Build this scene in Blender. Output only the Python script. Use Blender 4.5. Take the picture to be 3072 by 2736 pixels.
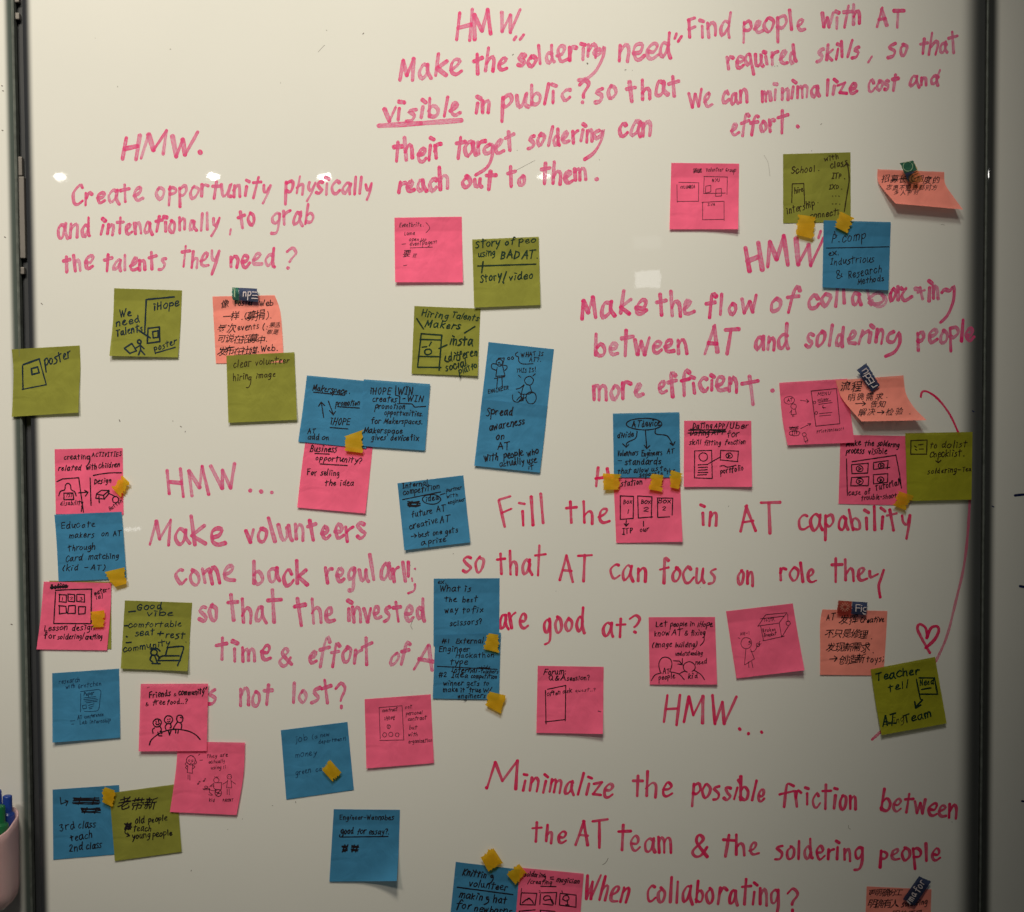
import bpy, math, random
from mathutils import Vector, Matrix

SC = bpy.context.scene
COL = SC.collection
for o in list(bpy.data.objects):
    bpy.data.objects.remove(o)

# ------------------------------------------------------------------ camera, light, exposure
ZC = 1.45                    # height of the camera above the floor
DIST = 1.30                  # camera to board
F = 3457.8                   # focal length in photo pixels (3072 wide)
PITCH, ROLL = 0.036, -0.006
fwd = Vector((0, math.cos(PITCH), -math.sin(PITCH)))
_r0 = Vector((1, 0, 0))
_u0 = _r0.cross(fwd)
RT = _r0 * math.cos(ROLL) + _u0 * math.sin(ROLL)
UP = -_r0 * math.sin(ROLL) + _u0 * math.cos(ROLL)
EYE = Vector((0, -DIST, ZC))
cam_d = bpy.data.cameras.new('camera')
cam = bpy.data.objects.new('camera', cam_d)
COL.objects.link(cam)
M3 = Matrix((RT, UP, -fwd)).transposed()
cam.matrix_world = Matrix.Translation(EYE) @ M3.to_4x4()
cam_d.sensor_fit = 'HORIZONTAL'
cam_d.sensor_width = 36.0
cam_d.lens = 36.0 * F / 3072.0
cam_d.clip_start = 0.02
cam_d.clip_end = 60
SC.camera = cam

W = bpy.data.worlds.new('World')
SC.world = W
W.use_nodes = True
W.node_tree.nodes['Background'].inputs[0].default_value = (0.98, 1.0, 0.94, 1)
W.node_tree.nodes['Background'].inputs[1].default_value = 0.043


def ray(px, py):
    return (fwd + RT * ((px - 1536) / F) - UP * ((py - 1368) / F))


def P(px, py, off=0.0):
    """the place on the plane OFF metres in front of the board that a photo pixel shows"""
    d = ray(px, py)
    return EYE + d * ((DIST - off) / d.y)


def aim(o, target):
    o.rotation_euler = (Vector(target) - o.location).to_track_quat('-Z', 'Y').to_euler()


def spot(name, loc, target, energy, size_deg, blend, radius, color):
    l = bpy.data.lights.new(name, 'SPOT')
    l.energy = energy
    l.spot_size = math.radians(size_deg)
    l.spot_blend = blend
    l.shadow_soft_size = radius
    l.color = color
    o = bpy.data.objects.new(name, l)
    COL.objects.link(o)
    o.location = loc
    aim(o, target)
    return o


def area(name, loc, target, power, sx, sy=None, shape='RECTANGLE', color=(1, .96, .88)):
    l = bpy.data.lights.new(name, 'AREA')
    l.shape = shape
    l.size = sx
    if sy:
        l.size_y = sy
    l.energy = power
    l.color = color
    o = bpy.data.objects.new(name, l)
    COL.objects.link(o)
    o.location = loc
    aim(o, target)
    return o


# key spot from above and a second one added to brighten the middle; their pools end before the seam on the far side
spot('unseen_spot', (-0.952, -2.38, ZC + 2.086), (-0.56, 0, ZC + 0.758), 238, 42.1, 0.52, 0.26, (1.0, 0.91, 0.745))
spot('unseen_spot', (-0.049, -1.691, ZC + 2.115), (-0.358, 0, ZC + 0.231), 148, 41.6, 0.36, 0.26, (1.0, 0.955, 0.78))


def mirrored(px, py, depth, power, sx, sy=None, shape='DISK', color=(1, .97, .92), tilt=None):
    """a ceiling lamp standing where the glossy board mirrors it at this pixel"""
    p = P(px, py)
    d = ray(px, py)
    d = Vector((d.x, -d.y, d.z))
    q = p + d * (depth / abs(d.y))
    o = area('ceiling_lamp', q, p, power, sx, sy, shape, color)
    return o


for px, py, pw in ((182, 531, 0.10), (640, 530, 0.20), (975, 532, 0.18), (1632, 528, 0.08)):
    mirrored(px, py, 4.6, pw, 0.066, 0.036, 'ELLIPSE')
mirrored(1942, 838, 3.6, 0.075, 0.105, 0.072, 'RECTANGLE', (1, 1, 1))
mirrored(1942, 726, 3.6, 0.010, 0.115, 0.05, 'RECTANGLE', (1, 1, 1))
mirrored(396, 1588, 3.6, 0.010, 0.075, 0.010, 'RECTANGLE', (1, 1, 1))

SC.view_settings.view_transform = 'Standard'
SC.view_settings.look = 'None'
SC.view_settings.exposure = 0.0
SC.view_settings.gamma = 1.0
SC.view_settings.use_curve_mapping = False
SC.cycles.max_bounces = 6
SC.cycles.transparent_max_bounces = 24
SC.cycles.use_denoising = True

# ------------------------------------------------------------------ helpers
RND = random.Random(7)
TS = 800 / 2044.0
TX = {'0': 0, '1': 750, '2': 1500, '3': 2272}
TY = {'0': 0, '1': 680, '2': 1360, '3': 2036}


def frame(code):
    """measuring frames of the photo: 'F' the whole photo, 'cr' an enlarged detail"""
    if code == 'F':
        s = 3072 / 2044.0
        return lambda x, y: (x * s, y * s), s
    ox, oy = TX[code[0]], TY[code[1]]
    return lambda x, y: (ox + x * TS, oy + y * TS), TS


def tag(o, label, cat, group=None):
    o['label'] = label
    o['category'] = cat
    if group:
        o['group'] = group
    return o


def structure(o):
    o['kind'] = 'structure'
    return o


def link(name, mesh, mat=None, parent=None):
    o = bpy.data.objects.new(name, mesh)
    COL.objects.link(o)
    if mat is not None:
        for m in (mat if isinstance(mat, (list, tuple)) else (mat,)):
            mesh.materials.append(m)
    if parent is not None:
        o.parent = parent
    return o


class MB:
    def __init__(self):
        self.v, self.f, self.uv, self.ink = [], [], [], []

    def mesh(self, name, smooth=False):
        m = bpy.data.meshes.new(name)
        m.from_pydata([tuple(a) for a in self.v], [], self.f)
        if self.uv:
            lay = m.uv_layers.new(name='UVMap')
            for l in m.loops:
                lay.data[l.index].uv = self.uv[l.vertex_index]
        if self.ink:
            at = m.attributes.new('ink', 'FLOAT', 'POINT')
            at.data.foreach_set('value', self.ink)
        if smooth:
            m.polygons.foreach_set('use_smooth', [True] * len(m.polygons))
        m.update()
        return m

    def box(self, x0, x1, y0, y1, z0, z1):
        b = len(self.v)
        self.v += [(x, y, z) for z in (z0, z1) for y in (y0, y1) for x in (x0, x1)]
        for q in ((0, 2, 3, 1), (4, 5, 7, 6), (0, 1, 5, 4), (2, 6, 7, 3), (0, 4, 6, 2), (1, 3, 7, 5)):
            self.f.append([b + i for i in q])


# ------------------------------------------------------------------ materials
def new_mat(name):
    m = bpy.data.materials.new(name)
    m.use_nodes = True
    nt = m.node_tree
    b = nt.nodes['Principled BSDF']
    return m, nt, b


def N(nt, t, **kw):
    n = nt.nodes.new(t)
    for k, v in kw.items():
        setattr(n, k, v)
    return n


def plain(name, col, rough=0.5, metal=0.0, spec=0.5, noise=0.06, scale=40, bump=0.0):
    m, nt, b = new_mat(name)
    b.inputs['Roughness'].default_value = rough
    b.inputs['Metallic'].default_value = metal
    b.inputs['Specular IOR Level'].default_value = spec
    tc = N(nt, 'ShaderNodeTexCoord')
    nz = N(nt, 'ShaderNodeTexNoise')
    nz.inputs['Scale'].default_value = scale
    nz.inputs['Detail'].default_value = 5
    nt.links.new(tc.outputs['Object'], nz.inputs['Vector'])
    r = N(nt, 'ShaderNodeValToRGB')
    r.color_ramp.elements[0].position = 0.3
    r.color_ramp.elements[1].position = 0.7
    r.color_ramp.elements[0].color = tuple(c * (1 - noise) for c in col) + (1,)
    r.color_ramp.elements[1].color = tuple(min(1, c * (1 + noise)) for c in col) + (1,)
    nt.links.new(nz.outputs['Fac'], r.inputs['Fac'])
    nt.links.new(r.outputs['Color'], b.inputs['Base Color'])
    if bump:
        bp = N(nt, 'ShaderNodeBump')
        bp.inputs['Strength'].default_value = bump
        bp.inputs['Distance'].default_value = 0.001
        nt.links.new(nz.outputs['Fac'], bp.inputs['Height'])
        nt.links.new(bp.outputs['Normal'], b.inputs['Normal'])
    return m


def board_mat(name, bands):
    """white enamelled glass; BANDS: dark bands feathered into the colour at the panel edges, (x where clear white begins, x where it is fully dark, dark colour)"""
    m, nt, b = new_mat(name)
    b.inputs['Roughness'].default_value = 0.018
    b.inputs['Specular IOR Level'].default_value = 0.5
    tc = N(nt, 'ShaderNodeTexCoord')
    sep = N(nt, 'ShaderNodeSeparateXYZ')
    nt.links.new(tc.outputs['Object'], sep.inputs[0])
    nz = N(nt, 'ShaderNodeTexNoise')
    nz.inputs['Scale'].default_value = 5
    nz.inputs['Detail'].default_value = 6
    nt.links.new(tc.outputs['Object'], nz.inputs['Vector'])
    r = N(nt, 'ShaderNodeValToRGB')
    r.color_ramp.elements[0].position = 0.3
    r.color_ramp.elements[1].position = 0.7
    r.color_ramp.elements[0].color = (0.795, 0.79, 0.765, 1)
    r.color_ramp.elements[1].color = (0.82, 0.81, 0.785, 1)
    nt.links.new(nz.outputs['Fac'], r.inputs['Fac'])
    col = r.outputs['Color']
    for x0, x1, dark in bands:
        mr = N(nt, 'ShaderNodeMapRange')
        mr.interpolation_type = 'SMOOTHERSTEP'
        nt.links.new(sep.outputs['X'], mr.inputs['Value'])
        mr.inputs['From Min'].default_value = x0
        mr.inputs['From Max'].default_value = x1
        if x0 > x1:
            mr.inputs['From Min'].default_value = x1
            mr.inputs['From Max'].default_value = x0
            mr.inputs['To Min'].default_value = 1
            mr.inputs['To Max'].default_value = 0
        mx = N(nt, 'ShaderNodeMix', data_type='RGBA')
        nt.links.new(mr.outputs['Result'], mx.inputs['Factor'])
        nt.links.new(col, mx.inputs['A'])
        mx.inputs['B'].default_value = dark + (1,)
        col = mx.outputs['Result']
    nt.links.new(col, b.inputs['Base Color'])
    # very faint waviness of the glass
    n2 = N(nt, 'ShaderNodeTexNoise')
    n2.inputs['Scale'].default_value = 60
    n2.inputs['Detail'].default_value = 3
    nt.links.new(tc.outputs['Object'], n2.inputs['Vector'])
    bp = N(nt, 'ShaderNodeBump')
    bp.inputs['Strength'].default_value = 0.008
    bp.inputs['Distance'].default_value = 0.002
    nt.links.new(n2.outputs['Fac'], bp.inputs['Height'])
    nt.links.new(bp.outputs['Normal'], b.inputs['Normal'])
    return m


def paper_mat(name, col, see=0.17):
    """thin coloured paper: matt, faintly fibrous, a little of what lies under it shows through"""
    m, nt, b = new_mat(name)
    b.inputs['Roughness'].default_value = 0.8
    b.inputs['Specular IOR Level'].default_value = 0.2
    tc = N(nt, 'ShaderNodeTexCoord')
    nz = N(nt, 'ShaderNodeTexNoise')
    nz.inputs['Scale'].default_value = 35
    nz.inputs['Detail'].default_value = 8
    nt.links.new(tc.outputs['Object'], nz.inputs['Vector'])
    r = N(nt, 'ShaderNodeValToRGB')
    r.color_ramp.elements[0].position = 0.3
    r.color_ramp.elements[1].position = 0.72
    r.color_ramp.elements[0].color = tuple(c * .90 for c in col) + (1,)
    r.color_ramp.elements[1].color = tuple(c * 1.10 for c in col) + (1,)
    nt.links.new(nz.outputs['Fac'], r.inputs['Fac'])
    # the glued strip along the top of the sheet is a shade deeper
    uv = N(nt, 'ShaderNodeUVMap')
    su = N(nt, 'ShaderNodeSeparateXYZ')
    nt.links.new(uv.outputs[0], su.inputs[0])
    gs = N(nt, 'ShaderNodeMapRange')
    nt.links.new(su.outputs['Y'], gs.inputs['Value'])
    gs.inputs['From Min'].default_value = 0.20
    gs.inputs['From Max'].default_value = 0.235
    gs.inputs['To Min'].default_value = 0.18
    gs.inputs['To Max'].default_value = 0.0
    gx = N(nt, 'ShaderNodeMix', data_type='RGBA')
    nt.links.new(gs.outputs[0], gx.inputs['Factor'])
    nt.links.new(r.outputs['Color'], gx.inputs['A'])
    gx.inputs['B'].default_value = tuple(c * .12 for c in col) + (1,)
    nt.links.new(gx.outputs['Result'], b.inputs['Base Color'])
    n2 = N(nt, 'ShaderNodeTexNoise')
    n2.inputs['Scale'].default_value = 900
    nt.links.new(tc.outputs['Object'], n2.inputs['Vector'])
    bp = N(nt, 'ShaderNodeBump')
    bp.inputs['Strength'].default_value = 0.2
    bp.inputs['Distance'].default_value = 0.0004
    nt.links.new(n2.outputs['Fac'], bp.inputs['Height'])
    n3 = N(nt, 'ShaderNodeTexNoise')
    n3.inputs['Scale'].default_value = 28
    n3.inputs['Detail'].default_value = 2
    n3.inputs['Distortion'].default_value = 1.5
    nt.links.new(tc.outputs['Object'], n3.inputs['Vector'])
    bq = N(nt, 'ShaderNodeBump')
    bq.inputs['Strength'].default_value = 0.28
    bq.inputs['Distance'].default_value = 0.006
    nt.links.new(n3.outputs['Fac'], bq.inputs['Height'])
    nt.links.new(bq.outputs['Normal'], bp.inputs['Normal'])
    nt.links.new(bp.outputs['Normal'], b.inputs['Normal'])
    tr = N(nt, 'ShaderNodeBsdfTransparent')
    tr.inputs[0].default_value = tuple(min(1, c ** .5) for c in col) + (1,)
    mx = N(nt, 'ShaderNodeMixShader')
    mx.inputs[0].default_value = see
    nt.links.new(b.outputs[0], mx.inputs[1])
    nt.links.new(tr.outputs[0], mx.inputs[2])
    nt.links.new(mx.outputs[0], nt.nodes['Material Output'].inputs['Surface'])
    return m


def film_mat(name, tint, body, cover):
    """tinted tape: colours the light that passes through it, with some body of its own"""
    m, nt, b = new_mat(name)
    b.inputs['Base Color'].default_value = body + (1,)
    b.inputs['Roughness'].default_value = 0.45
    tc = N(nt, 'ShaderNodeTexCoord')
    nz = N(nt, 'ShaderNodeTexNoise')
    nz.inputs['Scale'].default_value = 120
    nz.inputs['Detail'].default_value = 6
    nt.links.new(tc.outputs['Object'], nz.inputs['Vector'])
    mr = N(nt, 'ShaderNodeMapRange')
    mr.inputs['To Min'].default_value = 1 - cover - .1
    mr.inputs['To Max'].default_value = 1 - cover + .1
    nt.links.new(nz.outputs['Fac'], mr.inputs['Value'])
    bp = N(nt, 'ShaderNodeBump')
    bp.inputs['Strength'].default_value = 0.35
    bp.inputs['Distance'].default_value = 0.001
    nt.links.new(nz.outputs['Fac'], bp.inputs['Height'])
    nt.links.new(bp.outputs['Normal'], b.inputs['Normal'])
    tr = N(nt, 'ShaderNodeBsdfTransparent')
    tr.inputs[0].default_value = tint + (1,)
    mx = N(nt, 'ShaderNodeMixShader')
    nt.links.new(mr.outputs[0], mx.inputs[0])
    nt.links.new(b.outputs[0], mx.inputs[1])
    nt.links.new(tr.outputs[0], mx.inputs[2])
    nt.links.new(mx.outputs[0], nt.nodes['Material Output'].inputs['Surface'])
    return m


def marker_mat(name, light, deep):
    """dry-wipe marker ink: streaky along the stroke, denser where the pen stopped"""
    m, nt, b = new_mat(name)
    b.inputs['Roughness'].default_value = 0.45
    b.inputs['Specular IOR Level'].default_value = 0.25
    uv = N(nt, 'ShaderNodeUVMap')
    mp = N(nt, 'ShaderNodeMapping')
    mp.inputs['Scale'].default_value = (1.6, 4.5, 1)
    nt.links.new(uv.outputs[0], mp.inputs[0])
    nz = N(nt, 'ShaderNodeTexNoise')
    nz.inputs['Scale'].default_value = 1
    nz.inputs['Detail'].default_value = 4
    nt.links.new(mp.outputs[0], nz.inputs['Vector'])
    at = N(nt, 'ShaderNodeAttribute', attribute_name='ink')
    # rim of the stroke keeps more ink
    sp = N(nt, 'ShaderNodeSeparateXYZ')
    nt.links.new(uv.outputs[0], sp.inputs[0])
    a = N(nt, 'ShaderNodeMath', operation='SUBTRACT')
    nt.links.new(sp.outputs['Y'], a.inputs[0])
    a.inputs[1].default_value = 0.5
    a2 = N(nt, 'ShaderNodeMath', operation='POWER')
    nt.links.new(a.outputs[0], a2.inputs[0])
    a2.inputs[1].default_value = 2
    s1 = N(nt, 'ShaderNodeMath', operation='MULTIPLY_ADD')
    nt.links.new(a2.outputs[0], s1.inputs[0])
    s1.inputs[1].default_value = 0.9
    nt.links.new(at.outputs['Fac'], s1.inputs[2])
    s2 = N(nt, 'ShaderNodeMath', operation='MULTIPLY_ADD')
    nt.links.new(nz.outputs['Fac'], s2.inputs[0])
    s2.inputs[1].default_value = 2.1
    s2.inputs[2].default_value = -1.13
    s3 = N(nt, 'ShaderNodeMath', operation='ADD', use_clamp=True)
    nt.links.new(s1.outputs[0], s3.inputs[0])
    nt.links.new(s2.outputs[0], s3.inputs[1])
    r = N(nt, 'ShaderNodeValToRGB')
    r.color_ramp.elements[0].color = light + (1,)
    r.color_ramp.elements[1].color = deep + (1,)
    nt.links.new(s3.outputs[0], r.inputs['Fac'])
    nt.links.new(r.outputs['Color'], b.inputs['Base Color'])
    mr = N(nt, 'ShaderNodeMapRange')
    mr.inputs['To Min'].default_value = 0.55
    mr.inputs['To Max'].default_value = 0.03
    nt.links.new(s3.outputs[0], mr.inputs['Value'])
    tr = N(nt, 'ShaderNodeBsdfTransparent')
    mx = N(nt, 'ShaderNodeMixShader')
    nt.links.new(mr.outputs[0], mx.inputs[0])
    nt.links.new(b.outputs[0], mx.inputs[1])
    nt.links.new(tr.outputs[0], mx.inputs[2])
    nt.links.new(mx.outputs[0], nt.nodes['Material Output'].inputs['Surface'])
    return m


PAPER = {                                    # fluorescent note papers: the pinks and corals give back more red than they get
    'pink': paper_mat('pink_paper', (1.10, 0.165, 0.325)),
    'blue': paper_mat('blue_paper', (0.058, 0.265, 0.500)),
    'olive': paper_mat('olive_paper', (0.310, 0.315, 0.052)),
    'coral': paper_mat('coral_paper', (1.12, 0.350, 0.290)),
    'lime': paper_mat('lime_paper', (0.38, 0.375, 0.022)),
}
INK = {
    'black': plain('black_felt_ink', (0.012, 0.008, 0.012), 0.6, spec=0.2, noise=.3),
    'brown': plain('brown_felt_ink', (0.035, 0.022, 0.006), 0.6, spec=0.2, noise=.3),
    'navy': plain('navy_marker_ink', (0.006, 0.020, 0.034), 0.6, spec=0.2, noise=.4),
    'green': plain('dark_green_marker_ink', (0.005, 0.026, 0.014), 0.6, spec=0.2, noise=.4),
    'thin': plain('blue_ballpoint_ink', (0.008, 0.026, 0.075), 0.6, spec=0.2, noise=.3),
    'dkblue': plain('blue_dry_wipe_ink', (0.006, 0.014, 0.08), 0.5, spec=0.2, noise=.3),
}
PINK = marker_mat('pink_dry_wipe_ink', (0.90, 0.24, 0.48), (0.86, 0.020, 0.185))
RED = marker_mat('crimson_dry_wipe_ink', (0.86, 0.12, 0.29), (0.84, 0.010, 0.11))
TAPE = film_mat('yellow_masking_tape', (0.90, 0.56, 0.04), (0.76, 0.43, 0.012), 0.68)
LETTER = plain('printed_white', (0.72, 0.62, 0.66), 0.5)

# ------------------------------------------------------------------ single-stroke handwriting, tenths of an x-height
G, ALT = {}, {}
for ln in '''a 10 ~9,8 5,10 1,6 2,1 5,0 8,4 9,9;~9,10 9,4 11,0
b 9 -1,18 1,0;~1,6 5,9 9,6 8,1 4,0 1,2
c 8 ~8,9 5,10 1,6 2,1 5,0 9,2
d 10 ~8,8 5,10 1,6 2,1 5,0 8,5;~8,18 8,6 9,1 10,0
e 8 ~1,5 6,5 8,8 5,10 1,6 2,1 5,0 9,2
f 7 ~8,16 5,18 4,14 3,-1;-0,9 8,10
g 9 ~8,9 5,10 1,7 2,2 5,2 8,6 8,9;~8,10 8,0 6,-6 1,-7
h 9 -1,18 1,0;~1,6 5,10 8,8 8,0
i 4 -2,9 2,0;-0,14 4,13
j 4 ~3,9 3,-3 0,-6;-1,13 4,14
k 8 -1,17 1,0;-8,10 1,5 8,0
l 4 -2,18 2,0
m 13 -1,10 1,0;~1,7 4,10 6,8 6,0;~6,7 9,10 12,8 12,0
n 9 -1,10 1,0;~1,6 5,10 8,8 8,0
o 9 ~5,10 1,6 2,1 5,0 8,3 8,8 4,10
p 9 -1,10 1,-7;~1,8 5,10 9,7 7,3 1,3
q 9 ~8,9 5,10 1,6 3,1 8,5;-8,10 8,-7
r 7 -1,10 1,0;~1,6 4,9 8,10
s 7 ~7,9 4,10 1,8 4,5 7,3 4,0 0,1
t 9 -4,15 4,0;-0,10 9,11
u 10 ~1,10 1,2 4,0 7,3 8,9;~8,10 8,3 10,0
v 8 -0,10 4,0;-4,0 8,10
w 12 -0,10 3,0 6,8 9,0 12,11
x 8 -0,10 8,0;-8,10 0,0
y 9 ~1,10 2,5 5,3 8,8;~9,10 7,2 3,-7
z 8 -0,9 8,10 1,1 9,0
A 10 -0,0 5,15;-5,15 10,0;-2,6 9,6
B 9 -1,15 1,0;~1,15 7,13 6,8 1,8;~1,8 8,6 7,1 1,0
C 9 ~9,13 6,15 1,9 2,2 6,0 10,3
D 10 -1,15 1,0;~1,15 8,12 9,5 1,0
E 9 -9,15 1,15;-1,15 1,0 9,0;-1,8 8,8
F 9 -9,15 1,14;-1,14 1,0;-1,7 8,8
G 10 ~9,13 5,15 1,8 3,1 8,1 9,6;-5,6 10,6
H 10 -1,15 1,0;-9,16 9,-1;-1,7 9,8
I 6 -3,15 3,0;-0,15 6,15;-0,0 6,0
J 6 ~5,15 5,2 2,0 0,3
K 9 -1,15 1,0;-9,15 1,7 9,0
L 8 -1,15 1,0 8,0
M 12 -0,0 2,15 6,4 11,16 12,0
N 9 -1,0 1,15 8,0 8,15
O 10 ~5,15 1,8 5,0 9,7 6,15
P 9 -1,15 1,0;~1,15 8,13 7,8 1,7
Q 11 ~5,15 1,8 5,0 9,7 6,15;-6,4 11,-1
R 9 -1,15 1,0;~1,15 8,13 7,8 1,7;-4,7 9,0
S 9 ~8,13 5,15 1,12 4,8 8,5 5,0 0,1
T 11 -5,15 5,0;-0,15 11,16
U 10 ~1,15 1,4 5,0 8,4 9,15
V 10 -0,15 5,0;-5,0 10,15
W 15 -0,15 4,0 7,12 10,0 15,16
X 9 -0,15 9,0;-9,15 0,0
Y 9 -0,15 5,8;-10,15 3,0
0 9 ~5,15 1,8 5,0 9,7 6,15
1 4 -2,14 2,0
2 8 ~0,12 4,15 7,11 1,1;-1,1 8,0
3 8 ~0,14 6,14 3,8;~3,8 8,5 4,0 0,1
. 4 -1,0.6 2.4,0
, 4 -3,1 1,-3
? 8 ~0,13 4,16 8,12 5,7 4,5;-4,1 4.6,0
! 4 -2,15 2,5;-2,1 2.3,0
" 6 -1,17 0,13;-5,17 4,13
' 3 -2,16 1,12
& 11 ~10,0 3,9 5,14 7,11 1,4 3,0 7,1 10,6
( 5 ~4,16 1,9 1,3 4,-2
) 5 ~1,16 4,10 4,3 1,-2
/ 6 -6,17 0,-2
- 8 -1,6 7,6
+ 9 -4.5,11 4.5,1;-0,6 9,6
= 8 -0,8 8,8;-0,4 8,4
: 4 -2,9 2.4,8;-2,2 2.4,1
; 4 -2,9 2.4,8;-3,2 1,-3
# 10 -3,14 2,0;-8,14 7,0;-0,10 10,10;-0,5 10,5
a 10 ~8,9 4,10 1,5 2,0 6,2 8,7;~8,10 8,4 11,-1
e 8 ~0,4 5,6 7,9 4,10 1,7 1,2 4,0 9,1
n 9 -1,10 1,0;~1,5 5,10 8,7 8,-1
r 8 -1,10 1,0;~1,6 4,10 8,9
s 8 ~8,10 2,8 7,4 5,0 0,-1
t 9 -4,16 4,-1;-0,11 10,12
o 9 ~4,10 0,5 3,0 7,2 9,7 5,10 3,9
i 4 -2,9 1,0;-1,15 5,13
l 4 -3,18 2,0
h 9 -1.6,18 1,0;~1,5 5,9 8,7 8,-1
d 11 ~8,8 4,10 1,5 3,0 7,3 8,7;~9,18 8,5 10,-1
p 9 -1,10 1,-8;~1,9 7,11 9,6 5,2 1,3
u 10 ~0,10 2,1 6,2 8,9;~9,10 8,2 11,0
k 9 -1.5,18 1,0;-9,10 2,5;-2,5 9,-1
c 8 ~8,8 5,11 0,6 2,0 6,0 10,3
f 8 ~9,15 6,18 4,12 2,-2;-0,9 9,10'''.split('\n'):
    ch, rest = ln[0], ln[2:]
    wd, st = rest.split(' ', 1)
    strokes = []
    for s in st.split(';'):
        pts = [tuple(float(q) for q in p.split(',')) for p in s[1:].split()]
        if ch in 'bdfhkl':
            pts = [(x, y if y <= 10 else 10 + (y - 10) * .78) for x, y in pts]
        strokes.append((s[0] == '~', pts))
    if ch in G:
        ALT[ch] = (float(wd), strokes)
    else:
        G[ch] = (float(wd), strokes)


def text_strokes(txt, x0, y0, x1, y1, xh, slant=0.10, wob=1.0):
    """strokes of TXT from (x0,y0) to (x1,y1) along its baseline, y down"""
    pen, items = 0.0, []
    for ch in txt:
        if ch == ' ':
            pen += 7
            continue
        wd, st = ALT[ch] if ch in ALT and RND.random() < .5 else G[ch]
        wd += RND.uniform(-.7, .9)
        items.append((pen, wd, st))
        pen += wd + 3.9
    total = max(pen - 3.9, 1)
    slant += RND.gauss(0, .04) * wob
    L = math.hypot(x1 - x0, y1 - y0)
    ux, uy = (x1 - x0) / L, (y1 - y0) / L
    sx = L / total
    if len(txt) == 1:
        sx = min(sx, 0.13 * xh) if txt in ".,'" else sx
    sy = xh / 10.0
    out = []
    for pen, wd, st in items:
        g = RND.gauss
        dy = g(0, .06) * xh * wob
        sc = 1 + g(0, .09) * wob
        rot = g(0, .075) * wob
        for sm, pts in st:
            q = []
            for gx, gy in pts:
                gx += g(0, .40) * wob
                gy += g(0, .40) * wob
                X = (gx - wd / 2) * sx * sc
                Y = gy * sy * sc
                X, Y = X - Y * rot + slant * Y, Y + X * rot
                X += (pen + wd / 2) * sx
                Y += dy
                q.append((x0 + ux * X + uy * Y, y0 + uy * X - ux * Y))
            out.append((sm, q))
    return out


def catmull(pts, closed=False, n=6):
    if len(pts) < 3:
        return pts
    out = []
    m = len(pts)
    for i in range(m - 1 if not closed else m):
        p0 = pts[i - 1] if (i > 0 or closed) else pts[0]
        p1 = pts[i]
        p2 = pts[(i + 1) % m]
        p3 = pts[(i + 2) % m] if (i + 2 < m or closed) else pts[-1]
        for k in range(n):
            t = k / n
            out.append(tuple(.5 * ((2 * b) + (c - a) * t + (2 * a - 5 * b + 4 * c - d) * t * t + (3 * b - a - 3 * c + d) * t ** 3)
                             for a, b, c, d in zip(p0, p1, p2, p3)))
    out.append(pts[-1] if not closed else pts[0])
    return out


def pieces(sm, pts):
    """a smooth stroke as one run; a cornered stroke as runs between its corners"""
    if sm:
        return [catmull(pts)]
    return [[a, b] for a, b in zip(pts, pts[1:])]


_k = [0]


def ribbon(mb, pts, w, place, lift, density=0.6, step=None, taper=0.0, nib=None):
    """a pen stroke W photo pixels wide along PTS (photo pixels), laid on the surface PLACE(px,py,lift)"""
    step = step or max(1.4, w * .45)
    seg = [math.hypot(b[0] - a[0], b[1] - a[1]) for a, b in zip(pts, pts[1:])]
    L = sum(seg)
    if L < 1e-4:
        return
    r = w / 2
    S = [-r, -.86 * r, -.5 * r, 0]
    n = max(1, int(L / step))
    S += [L * i / n for i in range(1, n)] + [L, L + .5 * r, L + .86 * r, L + r]
    cum = [0]
    for s in seg:
        cum.append(cum[-1] + s)
    _k[0] += 1
    k = _k[0]
    base = lift + (k % 37) * 2.2e-6
    b0 = len(mb.v)
    ph = RND.uniform(0, 50)
    d0 = density + RND.gauss(0, .10)
    j = 0
    wv = RND.uniform(0, 6)
    for s in S:
        sc = min(max(s, 0), L)
        while j < len(seg) - 1 and cum[j + 1] < sc:
            j += 1
        a, b = pts[j], pts[j + 1]
        t = 0 if seg[j] < 1e-6 else (sc - cum[j]) / seg[j]
        x, y = a[0] + (b[0] - a[0]) * t, a[1] + (b[1] - a[1]) * t

        def at(q):
            q = min(max(q, 0), L)
            i = 0
            while i < len(seg) - 1 and cum[i + 1] < q:
                i += 1
            u = 0 if seg[i] < 1e-6 else (q - cum[i]) / seg[i]
            return pts[i][0] + (pts[i + 1][0] - pts[i][0]) * u, pts[i][1] + (pts[i + 1][1] - pts[i][1]) * u
        e = max(.5, w * .35)
        q0, q1 = at(sc - e), at(sc + e)
        tx, ty = q1[0] - q0[0], q1[1] - q0[1]
        tl = math.hypot(tx, ty) or 1
        tx, ty = tx / tl, ty / tl
        over = (s - sc)
        x += tx * over
        y += ty * over
        hw = r * math.sqrt(max(0, 1 - (abs(over) / r) ** 2)) if over else r
        hw = max(hw, r * .05)
        hw *= 1 + .10 * math.sin(wv + s / (w * 1.7)) * (1 if w > 3 else .6)
        if nib is not None:
            hw *= .70 + .52 * abs(math.cos(math.atan2(ty, tx) - nib))
        if taper:
            hw *= 1 - taper * sc / L
        z = base + 1.6e-6 * (sc / L)
        mb.v.append(place(x - ty * hw, y + tx * hw, z))
        mb.v.append(place(x + ty * hw, y - tx * hw, z))
        mb.uv += [(ph + s / 14.0, 0), (ph + s / 14.0, 1)]
        de = min(abs(s), abs(L - s))
        ink = d0 + .38 * math.exp(-de / (w * .45)) + .12 * math.sin(ph + s / (w * 3.1))
        mb.ink += [ink, ink]
    for i in range(len(S) - 1):
        q = b0 + 2 * i
        mb.f.append([q, q + 1, q + 3, q + 2])


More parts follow.
